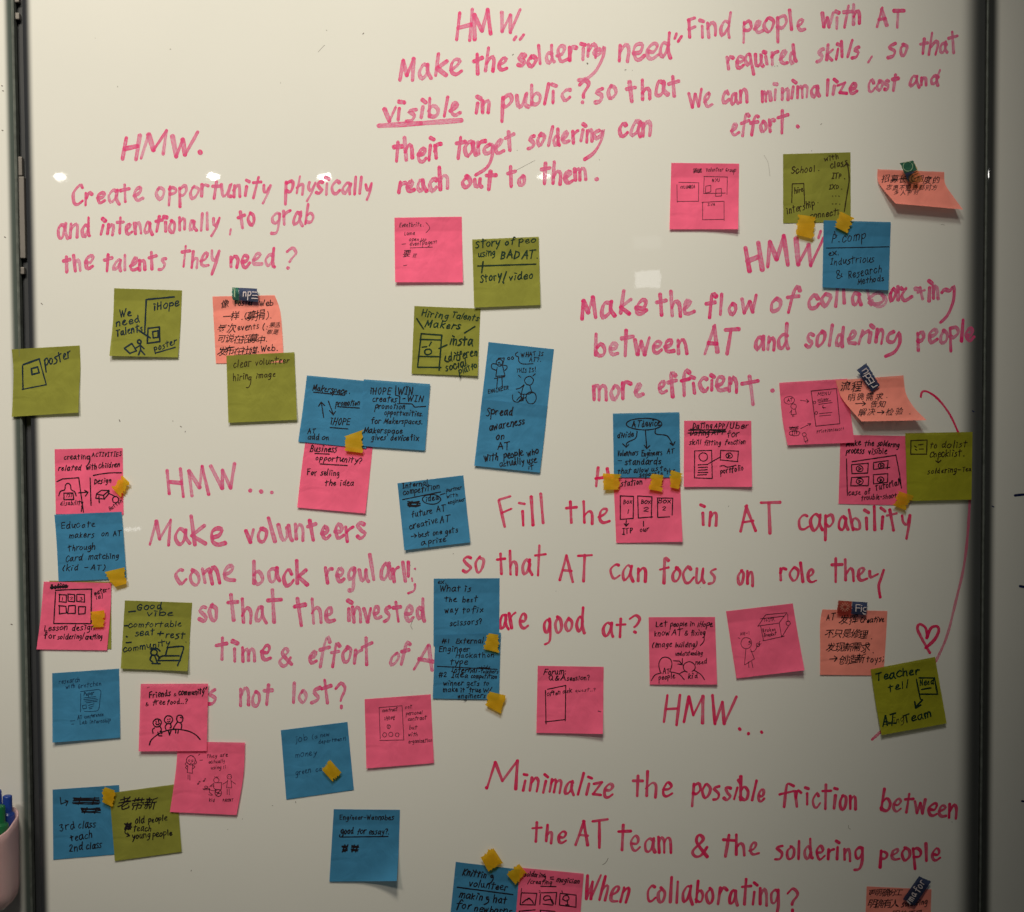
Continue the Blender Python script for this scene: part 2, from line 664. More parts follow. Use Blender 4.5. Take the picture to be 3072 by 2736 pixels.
def parse(spec):
    """'~x,y ...' smooth, 'x,y ...' cornered, 'o cx,cy,rx,ry[,part]' round -> (smooth, points)"""
    if spec[0] == 'o':
        v = [float(q) for q in spec[1:].split(',')]
        cx, cy, rx, ry = v[:4]
        part = v[4] if len(v) > 4 else 1.04
        a0 = v[5] if len(v) > 5 else -1.2
        n = 14
        return True, [(cx + rx * math.cos(a0 + 6.283 * part * i / n), cy + ry * math.sin(a0 + 6.283 * part * i / n)) for i in range(n + 1)]
    sm = spec[0] == '~'
    if sm:
        spec = spec[1:]
    return sm, [tuple(float(q) for q in p.split(',')) for p in spec.split()]


def cjk(mb, txt, x, yc, x1, size, fr, place, lift, bold=.007):
    """Chinese handwriting: outlines of the built-in font, sheared and shaken, laid on the surface"""
    adv = (x1 - x) / max(1, len(txt))
    for i, ch in enumerate(txt):
        c = bpy.data.curves.new('tmp', 'FONT')
        c.body = ch
        c.offset = bold
        c.resolution_u = 2
        o = bpy.data.objects.new('tmp', c)
        COL.objects.link(o)
        dg = bpy.context.evaluated_depsgraph_get()
        m = o.evaluated_get(dg).to_mesh()
        b0 = len(mb.v)
        dx, dy, rot = RND.gauss(0, .03) * size, RND.gauss(0, .05) * size, RND.gauss(0, .06) - .04
        s = size * RND.uniform(.92, 1.1)
        for v in m.vertices:
            gx, gy = v.co.x - .5, v.co.y - .38
            gx += .18 * gy + .028 * math.sin(9 * gy + i * 2.1)
            gy += .13 * gx + .03 * math.sin(8 * gx + i * 1.7)
            X, Y = gx - gy * rot, gy + gx * rot
            px, py = fr(x + adv * (i + .5) + X * s + dx, yc - Y * s + dy)
            mb.v.append(place(px, py, lift))
            mb.uv.append((0, 0))
            mb.ink.append(.8)
        for p in m.polygons:
            mb.f.append([b0 + q for q in p.vertices])
        o.evaluated_get(dg).to_mesh_clear()
        bpy.data.objects.remove(o)
        bpy.data.curves.remove(c)

# ------------------------------------------------------------------ the setting and the whiteboard panels
wall_m = plain('dark_wall_paint', (0.030, 0.032, 0.034), 0.8)
mb = MB()
mb.box(-2.2, 2.2, 0.055, 0.10, 0.0, 2.9)
structure(link('wall', mb.mesh('wall'), wall_m))
mb = MB()
mb.box(-3.0, 3.0, -6.5, 0.10, -0.05, 0.0)
structure(link('floor', mb.mesh('floor'), plain('grey_floor', (0.10, 0.095, 0.09), 0.7)))

ZB, ZT = 0.55, 2.35
metal = plain('brushed_edge_metal', (0.16, 0.175, 0.165), 0.6, metal=.2, spec=.15, noise=.25, scale=90)
dark_gap = plain('black_gasket', (0.010, 0.011, 0.012), 0.7)


def panel(name, x0, x1, bands, label):
    mb = MB()
    n = 1
    # front sheet plus sides, a softened front arris
    c = 0.0012
    prof = [(x0, 0.006), (x0, c), (x0 + c * .3, c * .3), (x0 + c, 0), (x1 - c, 0), (x1 - c * .3, c * .3), (x1, c), (x1, 0.006)]
    for x, y in prof:
        mb.v += [(x, y, ZB), (x, y, ZT)]
    for i in range(len(prof) - 1):
        q = 2 * i
        mb.f.append([q, q + 2, q + 3, q + 1])
    mb.f.append([14, 0, 1, 15])
    o = link(name, mb.mesh(name), board_mat(name + '_enamel', bands))
    tag(o, label, 'whiteboard', 'white glass board panels')
    return o


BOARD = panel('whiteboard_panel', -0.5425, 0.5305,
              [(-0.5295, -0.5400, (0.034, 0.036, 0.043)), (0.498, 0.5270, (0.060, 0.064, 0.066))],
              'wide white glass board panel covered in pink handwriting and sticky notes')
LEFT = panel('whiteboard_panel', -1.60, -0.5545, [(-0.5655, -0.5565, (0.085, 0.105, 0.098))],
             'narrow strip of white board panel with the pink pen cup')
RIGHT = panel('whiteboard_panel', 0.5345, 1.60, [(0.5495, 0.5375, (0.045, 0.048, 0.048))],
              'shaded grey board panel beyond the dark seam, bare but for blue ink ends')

for name, x0, x1, y0, lab, par in (('edge_strip', -0.5545, -0.5520, -0.0006, None, LEFT), ('edge_strip', 0.5317, 0.5345, -0.0006, None, RIGHT)):
    mb = MB()
    z = ZB
    # a thin metal arris, slightly uneven along its length
    zs = [ZB + (ZT - ZB) * i / 60 for i in range(61)]
    for z in zs:
        w = RND.gauss(0, .00010)
        for x, y in ((x0, 0.004), (x0, y0 + .0004), (x0 + (x1 - x0) * .45 + w, y0), (x1 + w, y0 + .0012), (x1, .008)):
            mb.v.append((x, y, z))
    for i in range(60):
        for j in range(4):
            q = i * 5 + j
            mb.f.append([q, q + 1, q + 6, q + 5])
    link(name, mb.mesh(name), metal, par)

# hinge hardware deep in the dark gap beside the pen-cup panel
hm = plain('grey_hinge_metal', (0.22, 0.20, 0.19), 0.5, metal=.3)
t = bpy.data.objects.new('hinge', None)
COL.objects.link(t)
t.location = P(58, 600, -0.004)
tag(t, 'grey metal hinge hardware down inside the dark seam', 'hinge')
for nm, px0, px1, py0, py1 in (('hinge_block', 40, 56, -12, 7), ('hinge_block', 41, 57, 37, 58), ('hinge_leaf', 51, 65, 469, 527),
                               ('hinge_leaf', 53, 71, 529, 775), ('hinge_block', 58, 72, 801, 823)):
    a, b = P(px0, py1, -0.004), P(px1, py0, -0.004)
    mb = MB()
    c = t.location
    mb.box(a.x - c.x, b.x - c.x, 0.0, 0.006, a.z - c.z, b.z - c.z)
    o = link(nm, mb.mesh(nm), hm, t)
    bv = o.modifiers.new('b', 'BEVEL')
    bv.width = .001
    bv.segments = 2
mb = MB()
a, b = P(45, 2740, -.012), P(75, -10, -.012)
mb.box(-0.5520, -0.5425, 0.010, 0.018, ZB, ZT)
link('gap_gasket', mb.mesh('gap_gasket'), plain('dark_grey_gasket', (0.036, 0.038, 0.045), 0.6), BOARD)
mb = MB()
mb.box(0.5305, 0.5345, 0.010, 0.018, ZB, ZT)
link('gap_gasket', mb.mesh('gap_gasket'), bpy.data.materials['dark_grey_gasket'], BOARD)


# ------------------------------------------------------------------ handwriting on the board
def on_board(px, py, lift):
    return P(px, py, lift)


def board_writing(label, fr, sc, width, mat, words, extra=(), slant=.1, dens=.35, wob=1.0, nib=.5):
    mb = MB()
    for wd in words:
        txt, x0, y0, x1, y1, xh = wd[:6]
        if len(txt) > 1:
            x0, x1 = x0 + width * .36, x1 - width * .40
        sl = wd[6] if len(wd) > 6 else slant
        wf = wd[7] if len(wd) > 7 else 1
        for sm, pts in text_strokes(txt, x0, y0, x1, y1, xh, sl, wob):
            for run in pieces(sm, [fr(*p) for p in pts]):
                ribbon(mb, run, width * wf * RND.uniform(.90, 1.10), on_board, 0.00012, dens, nib=nib + RND.gauss(0, .15))
    for e in extra:
        w = width
        if isinstance(e, tuple):
            e, w = e[0], width * e[1]
        sm, pts = parse(e)
        for run in pieces(sm, [fr(*p) for p in pts]):
            ribbon(mb, run, w, on_board, 0.00013, dens, nib=nib)
    o = link('lettering', mb.mesh('lettering'), mat, BOARD)
    o['label'] = label
    return o


f, fs = frame('F')
board_writing('pink marker words HMW. Create opportunity physically and intenationally, to grab the talents they need?', f, fs, 9.6, PINK, [
    ('HMW', 238, 317, 387, 309, 26, .28, 1.3), ('.', 397, 304, 402, 302, 27, 0, 1.3),
    ('Create', 140, 408, 288, 402, 24, .05), ('opportunity', 310, 396, 540, 390, 22), ('physically', 566, 387, 746, 386, 20.5),
    ('and', 110, 478, 183, 472, 26), ('intenationally', 197, 468, 440, 458, 21), (',', 456, 460, 463, 458, 22), ('to', 474, 455, 513, 449, 21), ('grab', 538, 450, 628, 445, 24),
    ('the', 123, 542, 186, 537, 23), ('talents', 203, 541, 334, 536, 21), ('they', 358, 533, 437, 530, 22), ('need', 455, 532, 549, 529, 22), ('?', 567, 536, 583, 535, 23, .2)])
board_writing('pink marker words HMW Make the soldering need visible in public? so that their target soldering can reach out to them', f, fs, 11.5, PINK, [
    ('HMW', 906, 80, 1040, 60, 30, .22),
    ('Make', 791, 162, 924, 147, 26, .2), ('the', 941, 146, 1014, 137, 25, .15), ('"', 1028, 98, 1046, 96, 14), ('solderin', 1030, 133, 1196, 113, 23, .15), ('need', 1231, 120, 1345, 112, 26), 
    ('visible', 765, 242, 921, 229, 23, .12), ('in', 944, 226, 981, 224, 22), ('public', 998, 219, 1140, 199, 23, .15), ('?', 1155, 208, 1170, 206, 26, .2), ('so', 1184, 204, 1236, 194, 24, .2), ('that', 1248, 200, 1360, 190, 25, .15),
    ('their', 781, 322, 885, 314, 26, .12), ('tar', 904, 313, 968, 307, 23), ('et', 985, 308, 1034, 299, 24), ('solderin', 1050, 296, 1188, 279, 22, .15), ('can', 1231, 273, 1304, 270, 26),
    ('reach', 789, 386, 898, 377, 24), ('out', 918, 376, 989, 373, 19), ('to', 1011, 369, 1052, 367, 20), ('them', 1075, 366, 1176, 361, 24), ('.', 1189, 361, 1194, 360, 20)],
    [('756,251 840,246 921,240', 1.15), '~1197,98 1186,102 1190,110 1200,104 1206,92 1204,112 1190,140 1172,156 1155,160',
     '~1350,68 1347,76', '~1360,73 1354,82', '~978,288 967,296 969,306 980,302 984,286 982,312 972,334 950,349',
     '~1196,260 1186,266 1189,276 1199,270 1204,258 1200,280 1186,304 1167,318'])
board_writing('pink marker words Find people with AT required skills, so that we can minimalize cost and effort', f, fs, 9.8, PINK, [
    ('Find', 1371, 76, 1461, 69, 25, .12), ('people', 1480, 68, 1611, 58, 24), ('with', 1636, 56, 1721, 51, 24), ('AT', 1745, 53, 1808, 56, 25),
    ('required', 1448, 138, 1596, 125, 23), ('skills', 1627, 120, 1718, 113, 20), (',', 1733, 118, 1741, 117, 24), ('so', 1770, 115, 1815, 108, 22), ('that', 1832, 107, 1914, 103, 21),
    ('we', 1374, 214, 1425, 210, 27), ('can', 1438, 205, 1496, 202, 22), ('minima', 1516, 201, 1638, 191, 20), ('lize', 1644, 190, 1711, 185, 20), ('cost', 1730, 181, 1794, 180, 20), ('and', 1812, 171, 1878, 168, 18),
    ('effort', 1457, 268, 1572, 260, 22), ('.', 1590, 254, 1595, 254, 20)])
board_writing('pink marker words HMW Make the flow of collaborating between AT and soldering people more efficient', f, fs, 11.2, PINK, [
    ('HM', 1486, 540, 1578, 528, 31, .1, 1.15), ('W', 1583, 527, 1634, 522, 30, .1, 1.15),
    ('Make', 1156, 634, 1291, 623, 28, .12), ('the', 1308, 630, 1389, 627, 26), ('flow', 1403, 632, 1515, 622, 27, .12), ('of', 1534, 621, 1592, 618, 27, .12), ('colla', 1610, 613, 1722, 606, 25, .1),
    ('or', 1772, 602, 1806, 598, 25), ('in', 1850, 598, 1878, 594, 22),
    ('between', 1183, 710, 1378, 702, 26, 0), ('AT', 1404, 704, 1470, 705, 31), ('and', 1500, 697, 1577, 695, 26), ('solderin', 1604, 694, 1766, 683, 25), ('people', 1826, 687, 1948, 680, 23),
    ('more', 1180, 800, 1286, 787, 27, 0), ('efficien', 1312, 785, 1475, 779, 25, 0), ('.', 1540, 782, 1545, 781, 20)],
    ['~1638,462 1634,474', '~1496,751 1500,780 1503,807', '~1481,766 1498,763 1513,760', '~1808,576 1800,590 1806,600 1820,592', '~1880,584 1886,578 1896,580 1904,572 1903,600 1892,628 1878,643', '~1784,662 1774,668 1772,680 1784,682 1794,664 1796,684 1786,702 1768,711'], dens=.38)
# half wiped-off letters of the same line
board_writing('half wiped off pink letters at the end of collaborating', f, fs, 9.0, PINK, [('b', 1733, 608, 1764, 604, 24), ('t', 1835, 596, 1848, 592, 14)], ['o 1755,600,14,12,.7', ('1827,576 1832,577', 1.3)], dens=.02)
board_writing('pink marker words HMW... Make volunteers come back regularly so that the invested time & effort of A is not lost?', f, fs, 10.6, PINK, [
    ('HM', 333, 990, 424, 982, 33, -.15), ('W', 428, 976, 477, 972, 31, -.05), ('.', 497, 981, 502, 980, 24), ('.', 519, 981, 524, 980, 24), ('.', 540, 981, 545, 980, 24),
    ('Make', 297, 1087, 452, 1084, 30, -.12), ('volunteers', 488, 1082, 732, 1074, 28, -.05),
    ('come', 349, 1165, 472, 1161, 27, 0), ('back', 501, 1163, 617, 1166, 27, -.05), ('regular', 648, 1164, 801, 1156, 28, 0),
    ('so', 396, 1241, 440, 1238, 29, 0), ('that', 456, 1239, 562, 1239, 28, -.08), ('the', 592, 1243, 670, 1243, 29, -.08), ('invested', 690, 1241, 853, 1236, 26, 0),
    ('time', 430, 1322, 542, 1320, 28, 0), ('&', 555, 1328, 586, 1328, 27), ('effort', 611, 1324, 745, 1323, 28, .1), ('of', 771, 1325, 811, 1326, 26, .2), ('A', 828, 1334, 864, 1337, 32),
    ('s', 414, 1405, 434, 1404, 30, 0), ('not', 476, 1406, 547, 1407, 27, 0), ('lost', 579, 1403, 666, 1402, 27, -.05), ('?', 673, 1409, 690, 1408, 26)],
    ['804,1122 809,1160', '815,1122 815,1150', ('~822,1154 823,1160', .5), ('o 828,1136,1,1', .6), ('~828,1166 827,1178 815,1184', .7)], dens=.32)
board_writing('crimson marker words Fill the in AT capability so that AT can focus on role they are good at?', f, fs, 8.3, RED, [
    ('Fill', 1003, 1048, 1093, 1046, 35, -.08), ('the', 1128, 1042, 1220, 1044, 29, -.05), ('in', 1397, 1047, 1436, 1049, 27, 0), ('AT', 1473, 1061, 1558, 1061, 36, 0), ('capability', 1592, 1057, 1822, 1056, 27, 0),
    ('so', 922, 1140, 969, 1140, 28, .1), ('that', 990, 1145, 1088, 1147, 29, -.05), ('AT', 1116, 1157, 1182, 1160, 32, 0), ('can', 1214, 1155, 1295, 1160, 29, 0), ('focus', 1317, 1161, 1432, 1164, 28, .05), ('on', 1469, 1164, 1507, 1166, 27, 0), ('role', 1554, 1159, 1630, 1161, 25, 0), ('the', 1658, 1161, 1732, 1157, 25, 0),
    ('are', 994, 1254, 1055, 1253, 28, 0), ('good', 1082, 1262, 1171, 1261, 29, .05), ('at', 1198, 1269, 1252, 1270, 27, 0), ('?', 1256, 1265, 1279, 1264, 24)],
    ['1194,933 1190,970', '1189,955 1222,951', '1212,935 1216,957', '~1736,1140 1738,1152 1752,1146', '~1764,1138 1758,1156 1754,1170 1757,1192'], dens=.62, wob=.72, nib=.9)
board_writing('crimson marker words HMW... Minimalize the possible friction between the AT team & the soldering people When collaborating?', f, fs, 8.4, RED, [
    ('HMW', 1319, 1440, 1463, 1448, 36, .02), ('.', 1474, 1457, 1479, 1457, 20), ('.', 1492, 1463, 1497, 1463, 20), ('.', 1518, 1462, 1523, 1462, 20),
    ('M', 977, 1571, 1029, 1575, 31, .05), ('inimalize', 1038, 1577, 1222, 1591, 26, .08), ('.', 969, 1573, 974, 1573, 20), ('the', 1259, 1586, 1343, 1591, 26, 0), ('possible', 1378, 1592, 1528, 1598, 26, 0), ('f', 1556, 1606, 1578, 1607, 28, .05), ('riction', 1585, 1609, 1712, 1615, 27, 0), ('between', 1755, 1618, 1914, 1632, 24, 0),
    ('the', 1059, 1679, 1131, 1682, 24, 0), ('AT', 1146, 1689, 1213, 1691, 33, .03), ('team', 1230, 1694, 1345, 1705, 28, 0), ('&', 1378, 1711, 1414, 1711, 32), ('the', 1438, 1705, 1517, 1709, 25, 0), ('soldering', 1545, 1713, 1725, 1718, 24, 0), ('people', 1752, 1717, 1878, 1717, 23, 0),
    ('When', 1160, 1793, 1254, 1802, 29, .1), ('collaborating', 1288, 1799, 1556, 1807, 29, 0), ('?', 1571, 1820, 1591, 1819, 27)], dens=.66, wob=.72, nib=.9)
mb = MB()
for e, w in (('~1856,1303 1842,1278 1832,1258 1832,1249 1838,1246 1848,1254 1851,1272', 1), ('~1850,1273 1858,1254 1870,1250 1874,1258 1866,1276 1848,1293', 1.1)):
    sm, pts = parse(e)
    ribbon(mb, catmull([f(*p) for p in pts]), 8.5 * w, on_board, .00013, .7)
o = link('heart_marking', mb.mesh('heart_marking'), RED, BOARD)
mb = MB()
for e, w, d in (('~1838,792 1841,782 1852,782 1872,796 1894,824 1908,852 1918,876', 6.2, .8), ('~1936,990 1932,1060 1924,1130 1908,1200 1890,1270 1868,1320', 8, .12), ('~1762,1457 1741,1476', 8, .12)):
    sm, pts = parse(e)
    ribbon(mb, catmull([f(*p) for p in pts]), w, on_board, .00013, d)
link('arc_marking', mb.mesh('arc_marking'), RED, BOARD)

# specks, scratches and stray pen touches
mb = MB()
for x, y, w in ((341, 98, 3), (255, 463, 3), (651, 60, 2), (1172, 126, 6), (726, 66, 4), (1033, 300, 2), (1196, 318, 2), (1546, 132, 3), (1551, 131, 3), (1541, 133, 2), (1250, 139, 3),
                (1262, 140, 2), (1640, 247, 3), (326, 530, 2), (82, 605, 4), (238, 838, 4), (345, 840, 3), (360, 851, 4), (370, 861, 4), (819, 1128, 2), (700, 1300, 3), (590, 1600, 3), (545, 1608, 2), (382, 1737, 3),
                (484, 1634, 2), (455, 1655, 2), (1400, 1026, 3), (1398, 1172, 2), (1300, 1002, 2), (1760, 1450, 2), (1704, 790, 2), (1455, 1010, 2), (1000, 540, 2), (820, 785, 2), (950, 700, 2), (236, 1000, 2),
                (190, 76, 2), (235, 172, 2), (560, 165, 2), (790, 210, 2), (1025, 108, 3), (1620, 300, 2), (1900, 1640, 2), (1575, 880, 2), (1110, 1180, 2), (905, 1105, 3)):
    x, y = f(x, y)
    a = RND.uniform(0, 3.1)
    L = RND.uniform(.3, 1.6) * w
    ribbon(mb, [(x, y), (x + math.cos(a) * L, y + math.sin(a) * L)], w * .62, on_board, .00011, .5, step=2)
for e, w in (('~1214,1713 1209,1722 1203,1726', 3.5), ('~825,1236 820,1248 823,1256', 3), ('~1296,1009 1310,1010', 3), ('~1318,1010 1330,1011 1352,1011', 3), ('~635,104 642,96 648,90', 2), ('~1694,1647 1694,1653 1698,1655', 2.5),
             ('~1525,310 1533,325 1537,352', 1.5), ('~1068,320 1030,340', 1.5), ('1878,448 1886,449', 2)):
    sm, pts = parse(e)
    ribbon(mb, catmull([f(*p) for p in pts]), w * .42, on_board, .00011, .5, step=2)
link('speck_marking', mb.mesh('speck_marking'), plain('grey_dirt', (.16, .13, .12), .8), BOARD)
mb = MB()
for e, w in (('~2026,989 2034,988 2046,987', 7), ('~2036,1170 2046,1172', 7), ('~2040,1599 2046,1600', 6), ('~1980,1010 1984,1012', 3), ('~1941,820 1944,822', 3)):
    sm, pts = parse(e)
    ribbon(mb, catmull([f(*p) for p in pts]), w, on_board, .00012, .5)
link('pen_marking', mb.mesh('pen_marking'), INK['dkblue'], RIGHT)
mb = MB()
for x, y in ((3, 171), (5, 181), (9, 473), (22, 1246), (4, 260)):
    x, y = f(x, y)
    ribbon(mb, [(x, y), (x + 3, y + 1)], 3, on_board, .00012, .5, step=2)
link('speck_marking', mb.mesh('speck_marking'), bpy.data.materials['grey_dirt'], LEFT)


# ------------------------------------------------------------------ sticky notes
def polyline_at(pts, v):
    if len(pts) == 2:
        return (pts[0][0] + (pts[1][0] - pts[0][0]) * v, pts[0][1] + (pts[1][1] - pts[0][1]) * v)
    c = catmull(pts, n=8)
    q = v * (len(c) - 1)
    i = min(int(q), len(c) - 2)
    t = q - i
    return (c[i][0] + (c[i + 1][0] - c[i][0]) * t, c[i][1] + (c[i + 1][1] - c[i][1]) * t)


class Note:
    """a paper sheet given by its two side edges in photo pixels; it hangs from its top and lifts towards the bottom"""

    def __init__(self, Lp, Rp, base, curl, corner=0.0, power=2.2, sag=0.0):
        self.L, self.R, self.base, self.curl, self.corner, self.power, self.sag = Lp, Rp, base, curl * (.6 if curl < .0105 else 1), corner, power, sag

    def px(self, u, v):
        a, b = polyline_at(self.L, v), polyline_at(self.R, v)
        return (a[0] + (b[0] - a[0]) * u, a[1] + (b[1] - a[1]) * u)

    def depth(self, u, v):
        vv = min(max(v, 0), 1)
        uu = min(max(u, 0), 1)
        w = max(0, vv - .12) / .88
        return self.base + self.curl * (w ** self.power) * (1 + self.sag * (uu - .5)) + self.corner * max(0, (uu + vv - 1.35) / .65) ** 2.2

    def inv(self, x, y):
        u = v = .5
        for _ in range(7):
            p = self.px(u, v)
            ex, ey = x - p[0], y - p[1]
            if abs(ex) + abs(ey) < .02:
                break
            h = .02
            pu, pv = self.px(u + h, v), self.px(u, min(v + h, 1.2) if v < 1 else v - h)
            hv = h if v < 1 else -h
            a, b = (pu[0] - p[0]) / h, (pv[0] - p[0]) / hv
            c, d = (pu[1] - p[1]) / h, (pv[1] - p[1]) / hv
            det = a * d - b * c
            if abs(det) < 1e-9:
                break
            u += (d * ex - b * ey) / det
            v += (a * ey - c * ex) / det
            u, v = min(max(u, -.2), 1.2), min(max(v, 0), 1.0)
        return u, v

    def place(self, x, y, lift):
        u, v = self.inv(x, y)
        return P(x, y, self.depth(u, v) + lift)

    def mesh(self, name, n=18):
        mb = MB()
        for i in range(n + 1):
            for j in range(n + 1):
                u, v = j / n, i / n
                x, y = self.px(u, v)
                mb.v.append(P(x, y, self.depth(u, v)))
                mb.uv.append((u, v))
        for i in range(n):
            for j in range(n):
                q = i * (n + 1) + j
                mb.f.append([q, q + n + 1, q + n + 2, q + 1])
        return mb


def rebase(mb, c):
    mb.v = [Vector(a) - c for a in mb.v]


def note(code, color, Lp, Rp, layer, curl, label, ink, w, texts=(), sketch=(), chinese=(), corner=0.0, power=2.2, wob=.85, sag=0.0, more=(), slant=.17):
    fr, sc = frame(code)
    if not sag and layer == 0:
        sag = RND.uniform(-.9, .9)
        if curl > .002:
            corner += max(0, RND.uniform(-.003, .004))
    S = Note([fr(*p) for p in Lp], [fr(*p) for p in Rp], 0.0005 + layer * 0.0009, curl, corner, power, sag)
    mb = S.mesh('sticky_note')
    c = Vector(P(*S.px(.5, 0), S.base))
    rebase(mb, c)
    o = link('sticky_note', mb.mesh('sticky_note', True), PAPER[color])
    o.location = c
    kind = {'lime': 'olive'}.get(color, color)
    tag(o, label, 'sticky note', 'sticky notes on the whiteboard')
    place = S.place
    lines = [(ink, w, texts, chinese)] + [(m[0], m[1], m[2], ()) for m in more]
    for ik, wd, tx, ch in lines:
        mb = MB()
        for t in tx:
            txt, x0, y0, x1, y1, xh = t[:6]
            for sm, pts in text_strokes(txt, x0, y0, x1, y1, xh, t[6] if len(t) > 6 else slant, wob):
                for run in pieces(sm, [fr(*p) for p in pts]):
                    ribbon(mb, run, min(wd, .36 * xh) * .80 * TS * RND.uniform(.85, 1.15), place, .00012, .6)
        for t in ch:
            cjk(mb, t[0], t[1], t[2], t[3], t[4], fr, place, .00012, t[5] if len(t) > 5 else .007)
        if mb.v:
            rebase(mb, c)
            link('lettering', mb.mesh('lettering'), INK[ik], o)
    if sketch:
        mb = MB()
        for e in sketch:
            ww = w
            if isinstance(e, tuple):
                e, ww = e[0], w * e[1]
            sm, pts = parse(e)
            pts = [fr(*p) for p in pts]
            pts = [(x + RND.gauss(0, .35), y + RND.gauss(0, .35)) for x, y in pts]
            for run in pieces(sm, pts):
                ribbon(mb, run, ww * .86 * TS, place, .00013, .6)
        rebase(mb, c)
        link('sketch_marking', mb.mesh('sketch_marking'), INK[ink], o)
    return o


def rect(x0, y0, x1, y1, j=4):
    g = lambda: RND.uniform(-j, j)
    a, b, c, d = (x0 + g(), y0 + g()), (x1 + g(), y0 + g()), (x1 + g(), y1 + g()), (x0 + g(), y1 + g())
    return ' '.join('%.1f,%.1f' % p for p in (a, b, c, d, (a[0] + g(), a[1] + g())))


def scrib(x0, y0, x1, y1, n=7):
    n = max(4, int(n * .6))
    out = []
    for i in range(n):
        y = y0 + (y1 - y0) * (i + .5) / n
        out.append('~%.1f,%.1f %.1f,%.1f %.1f,%.1f' % (x0 + RND.uniform(0, 12), y + RND.uniform(-4, 4), (x0 + x1) / 2, y + RND.uniform(-5, 5), x1 - RND.uniform(0, 12), y + RND.uniform(-4, 4)))
    for i in range(n // 2):
        x = x0 + (x1 - x0) * (i + .5) / (n // 2)
        out.append('%.1f,%.1f %.1f,%.1f' % (x - 8, y1, x + 10, y0))
    return out


def strip(code, pts, label, base, mat=TAPE, name='tape_piece', cat='tape', group='yellow tape pieces on the notes', torn=2.5):
    """a torn piece of tape: quad in photo pixels (starting at one torn end), its torn ends jagged"""
    fr, sc = frame(code)
    a, b, c, d = [fr(*p) for p in pts]           # a-b and d-c are the clean long sides, a-d and b-c the torn ends
    n = 14
    mb = MB()
    jl = [RND.gauss(0, torn) for _ in range(n + 1)]
    jr = [RND.gauss(0, torn) for _ in range(n + 1)]
    for i in range(n + 1):
        t = i / n
        l = (a[0] + (d[0] - a[0]) * t, a[1] + (d[1] - a[1]) * t)
        r = (b[0] + (c[0] - b[0]) * t, b[1] + (c[1] - b[1]) * t)
        dx, dy = r[0] - l[0], r[1] - l[1]
        q = math.hypot(dx, dy)
        dx, dy = dx / q, dy / q
        l = (l[0] + dx * jl[i], l[1] + dy * jl[i])
        r = (r[0] + dx * jr[i], r[1] + dy * jr[i])
        for k in range(n + 1):
            s = k / n
            wav = .00016 * math.sin(5 * s + 3 * t + base * 9e4) + .00012 * math.sin(11 * t - 4 * s)
            mb.v.append(P(l[0] + (r[0] - l[0]) * s, l[1] + (r[1] - l[1]) * s, base + wav))
    for i in range(n):
        for k in range(n):
            q = i * (n + 1) + k
            mb.f.append([q, q + n + 1, q + n + 2, q + 1])
    ce = sum((Vector(v) for v in mb.v), Vector()) / len(mb.v)
    rebase(mb, ce)
    o = link(name, mb.mesh(name, True), mat)
    o.location = ce
    tag(o, label, cat, group)
    return o, ce

# ------------------------------------------------------------------ the notes one by one (coordinates of the enlarged details)
note('20', 'pink', [(1313, 1248), (1299, 1757)], [(1833, 1254), (1826, 1757)], 0, .004,
     'bright pink sticky note headed Volunteer Group with four drawn boxes', 'black', 4.8,
     [('Volunteer', 1578, 1315, 1708, 1312, 18), ('Group', 1727, 1314, 1805, 1320, 20), ('COLUMBIA', 1380, 1445, 1492, 1441, 14), ('NYU', 1625, 1393, 1683, 1393, 17), ('SVA', 1593, 1578, 1645, 1577, 13)],
     ['1370,1398 1522,1402 1522,1543', '1355,1415 1358,1552', '1358,1546 1522,1541', '1563,1353 1742,1357 1740,1490', '1565,1353 1561,1482 1727,1479', '1577,1428 1615,1420 1618,1470 1573,1480 1577,1428',
      '1655,1450 1697,1443 1697,1500 1652,1505 1655,1450', '1548,1551 1716,1545 1717,1690', '1553,1550 1553,1684 1717,1682'] + scrib(1475, 1290, 1550, 1326, 7))
note('30', 'olive', [(197, 1181), (198, 1710)], [(714, 1167), (716, 1700)], 0, .0005,
     'olive green note with the word School and a long upward arrow', 'brown', 9,
     [('School', 262, 1330, 440, 1312, 30, .3), ('.', 468, 1303, 474, 1303, 30), ('with', 515, 1235, 622, 1215, 24), ('class', 562, 1290, 690, 1262, 28, .2), ('ITP', 572, 1368, 640, 1366, 25), ('.', 667, 1369, 673, 1369, 25),
      ('IXD', 550, 1450, 622, 1448, 22), ('.', 643, 1448, 649, 1448, 22), ('...', 572, 1503, 632, 1503, 25), ('...', 570, 1565, 640, 1563, 25), ('intership', 230, 1642, 442, 1580, 33), ('.', 462, 1552, 468, 1552, 25), ('connecti', 405, 1672, 625, 1645, 28), ('hire', 285, 1482, 350, 1468, 24)],
     ['265,1552 268,1408 355,1408 362,1560', ('~665,1620 690,1480 705,1380 695,1290 684,1245', 1.2), '662,1275 684,1245 703,1268'])
note('30', 'coral', [(922, 1297), (925, 1390), (985, 1475), (1060, 1560)], [(1433, 1318), (1440, 1410), (1505, 1510), (1576, 1606)], 1, .011,
     'coral note curling away from the board, taped with a round teal print', 'black', 6,
     chinese=[('招募长', 950, 1368, 1150, 66), ('度的', 1275, 1375, 1405, 62), ('期', 1215, 1372, 1275, 56), ('志愿不要善都对方', 985, 1436, 1385, 46), ('多人更好', 1040, 1476, 1245, 42)], power=1.6)
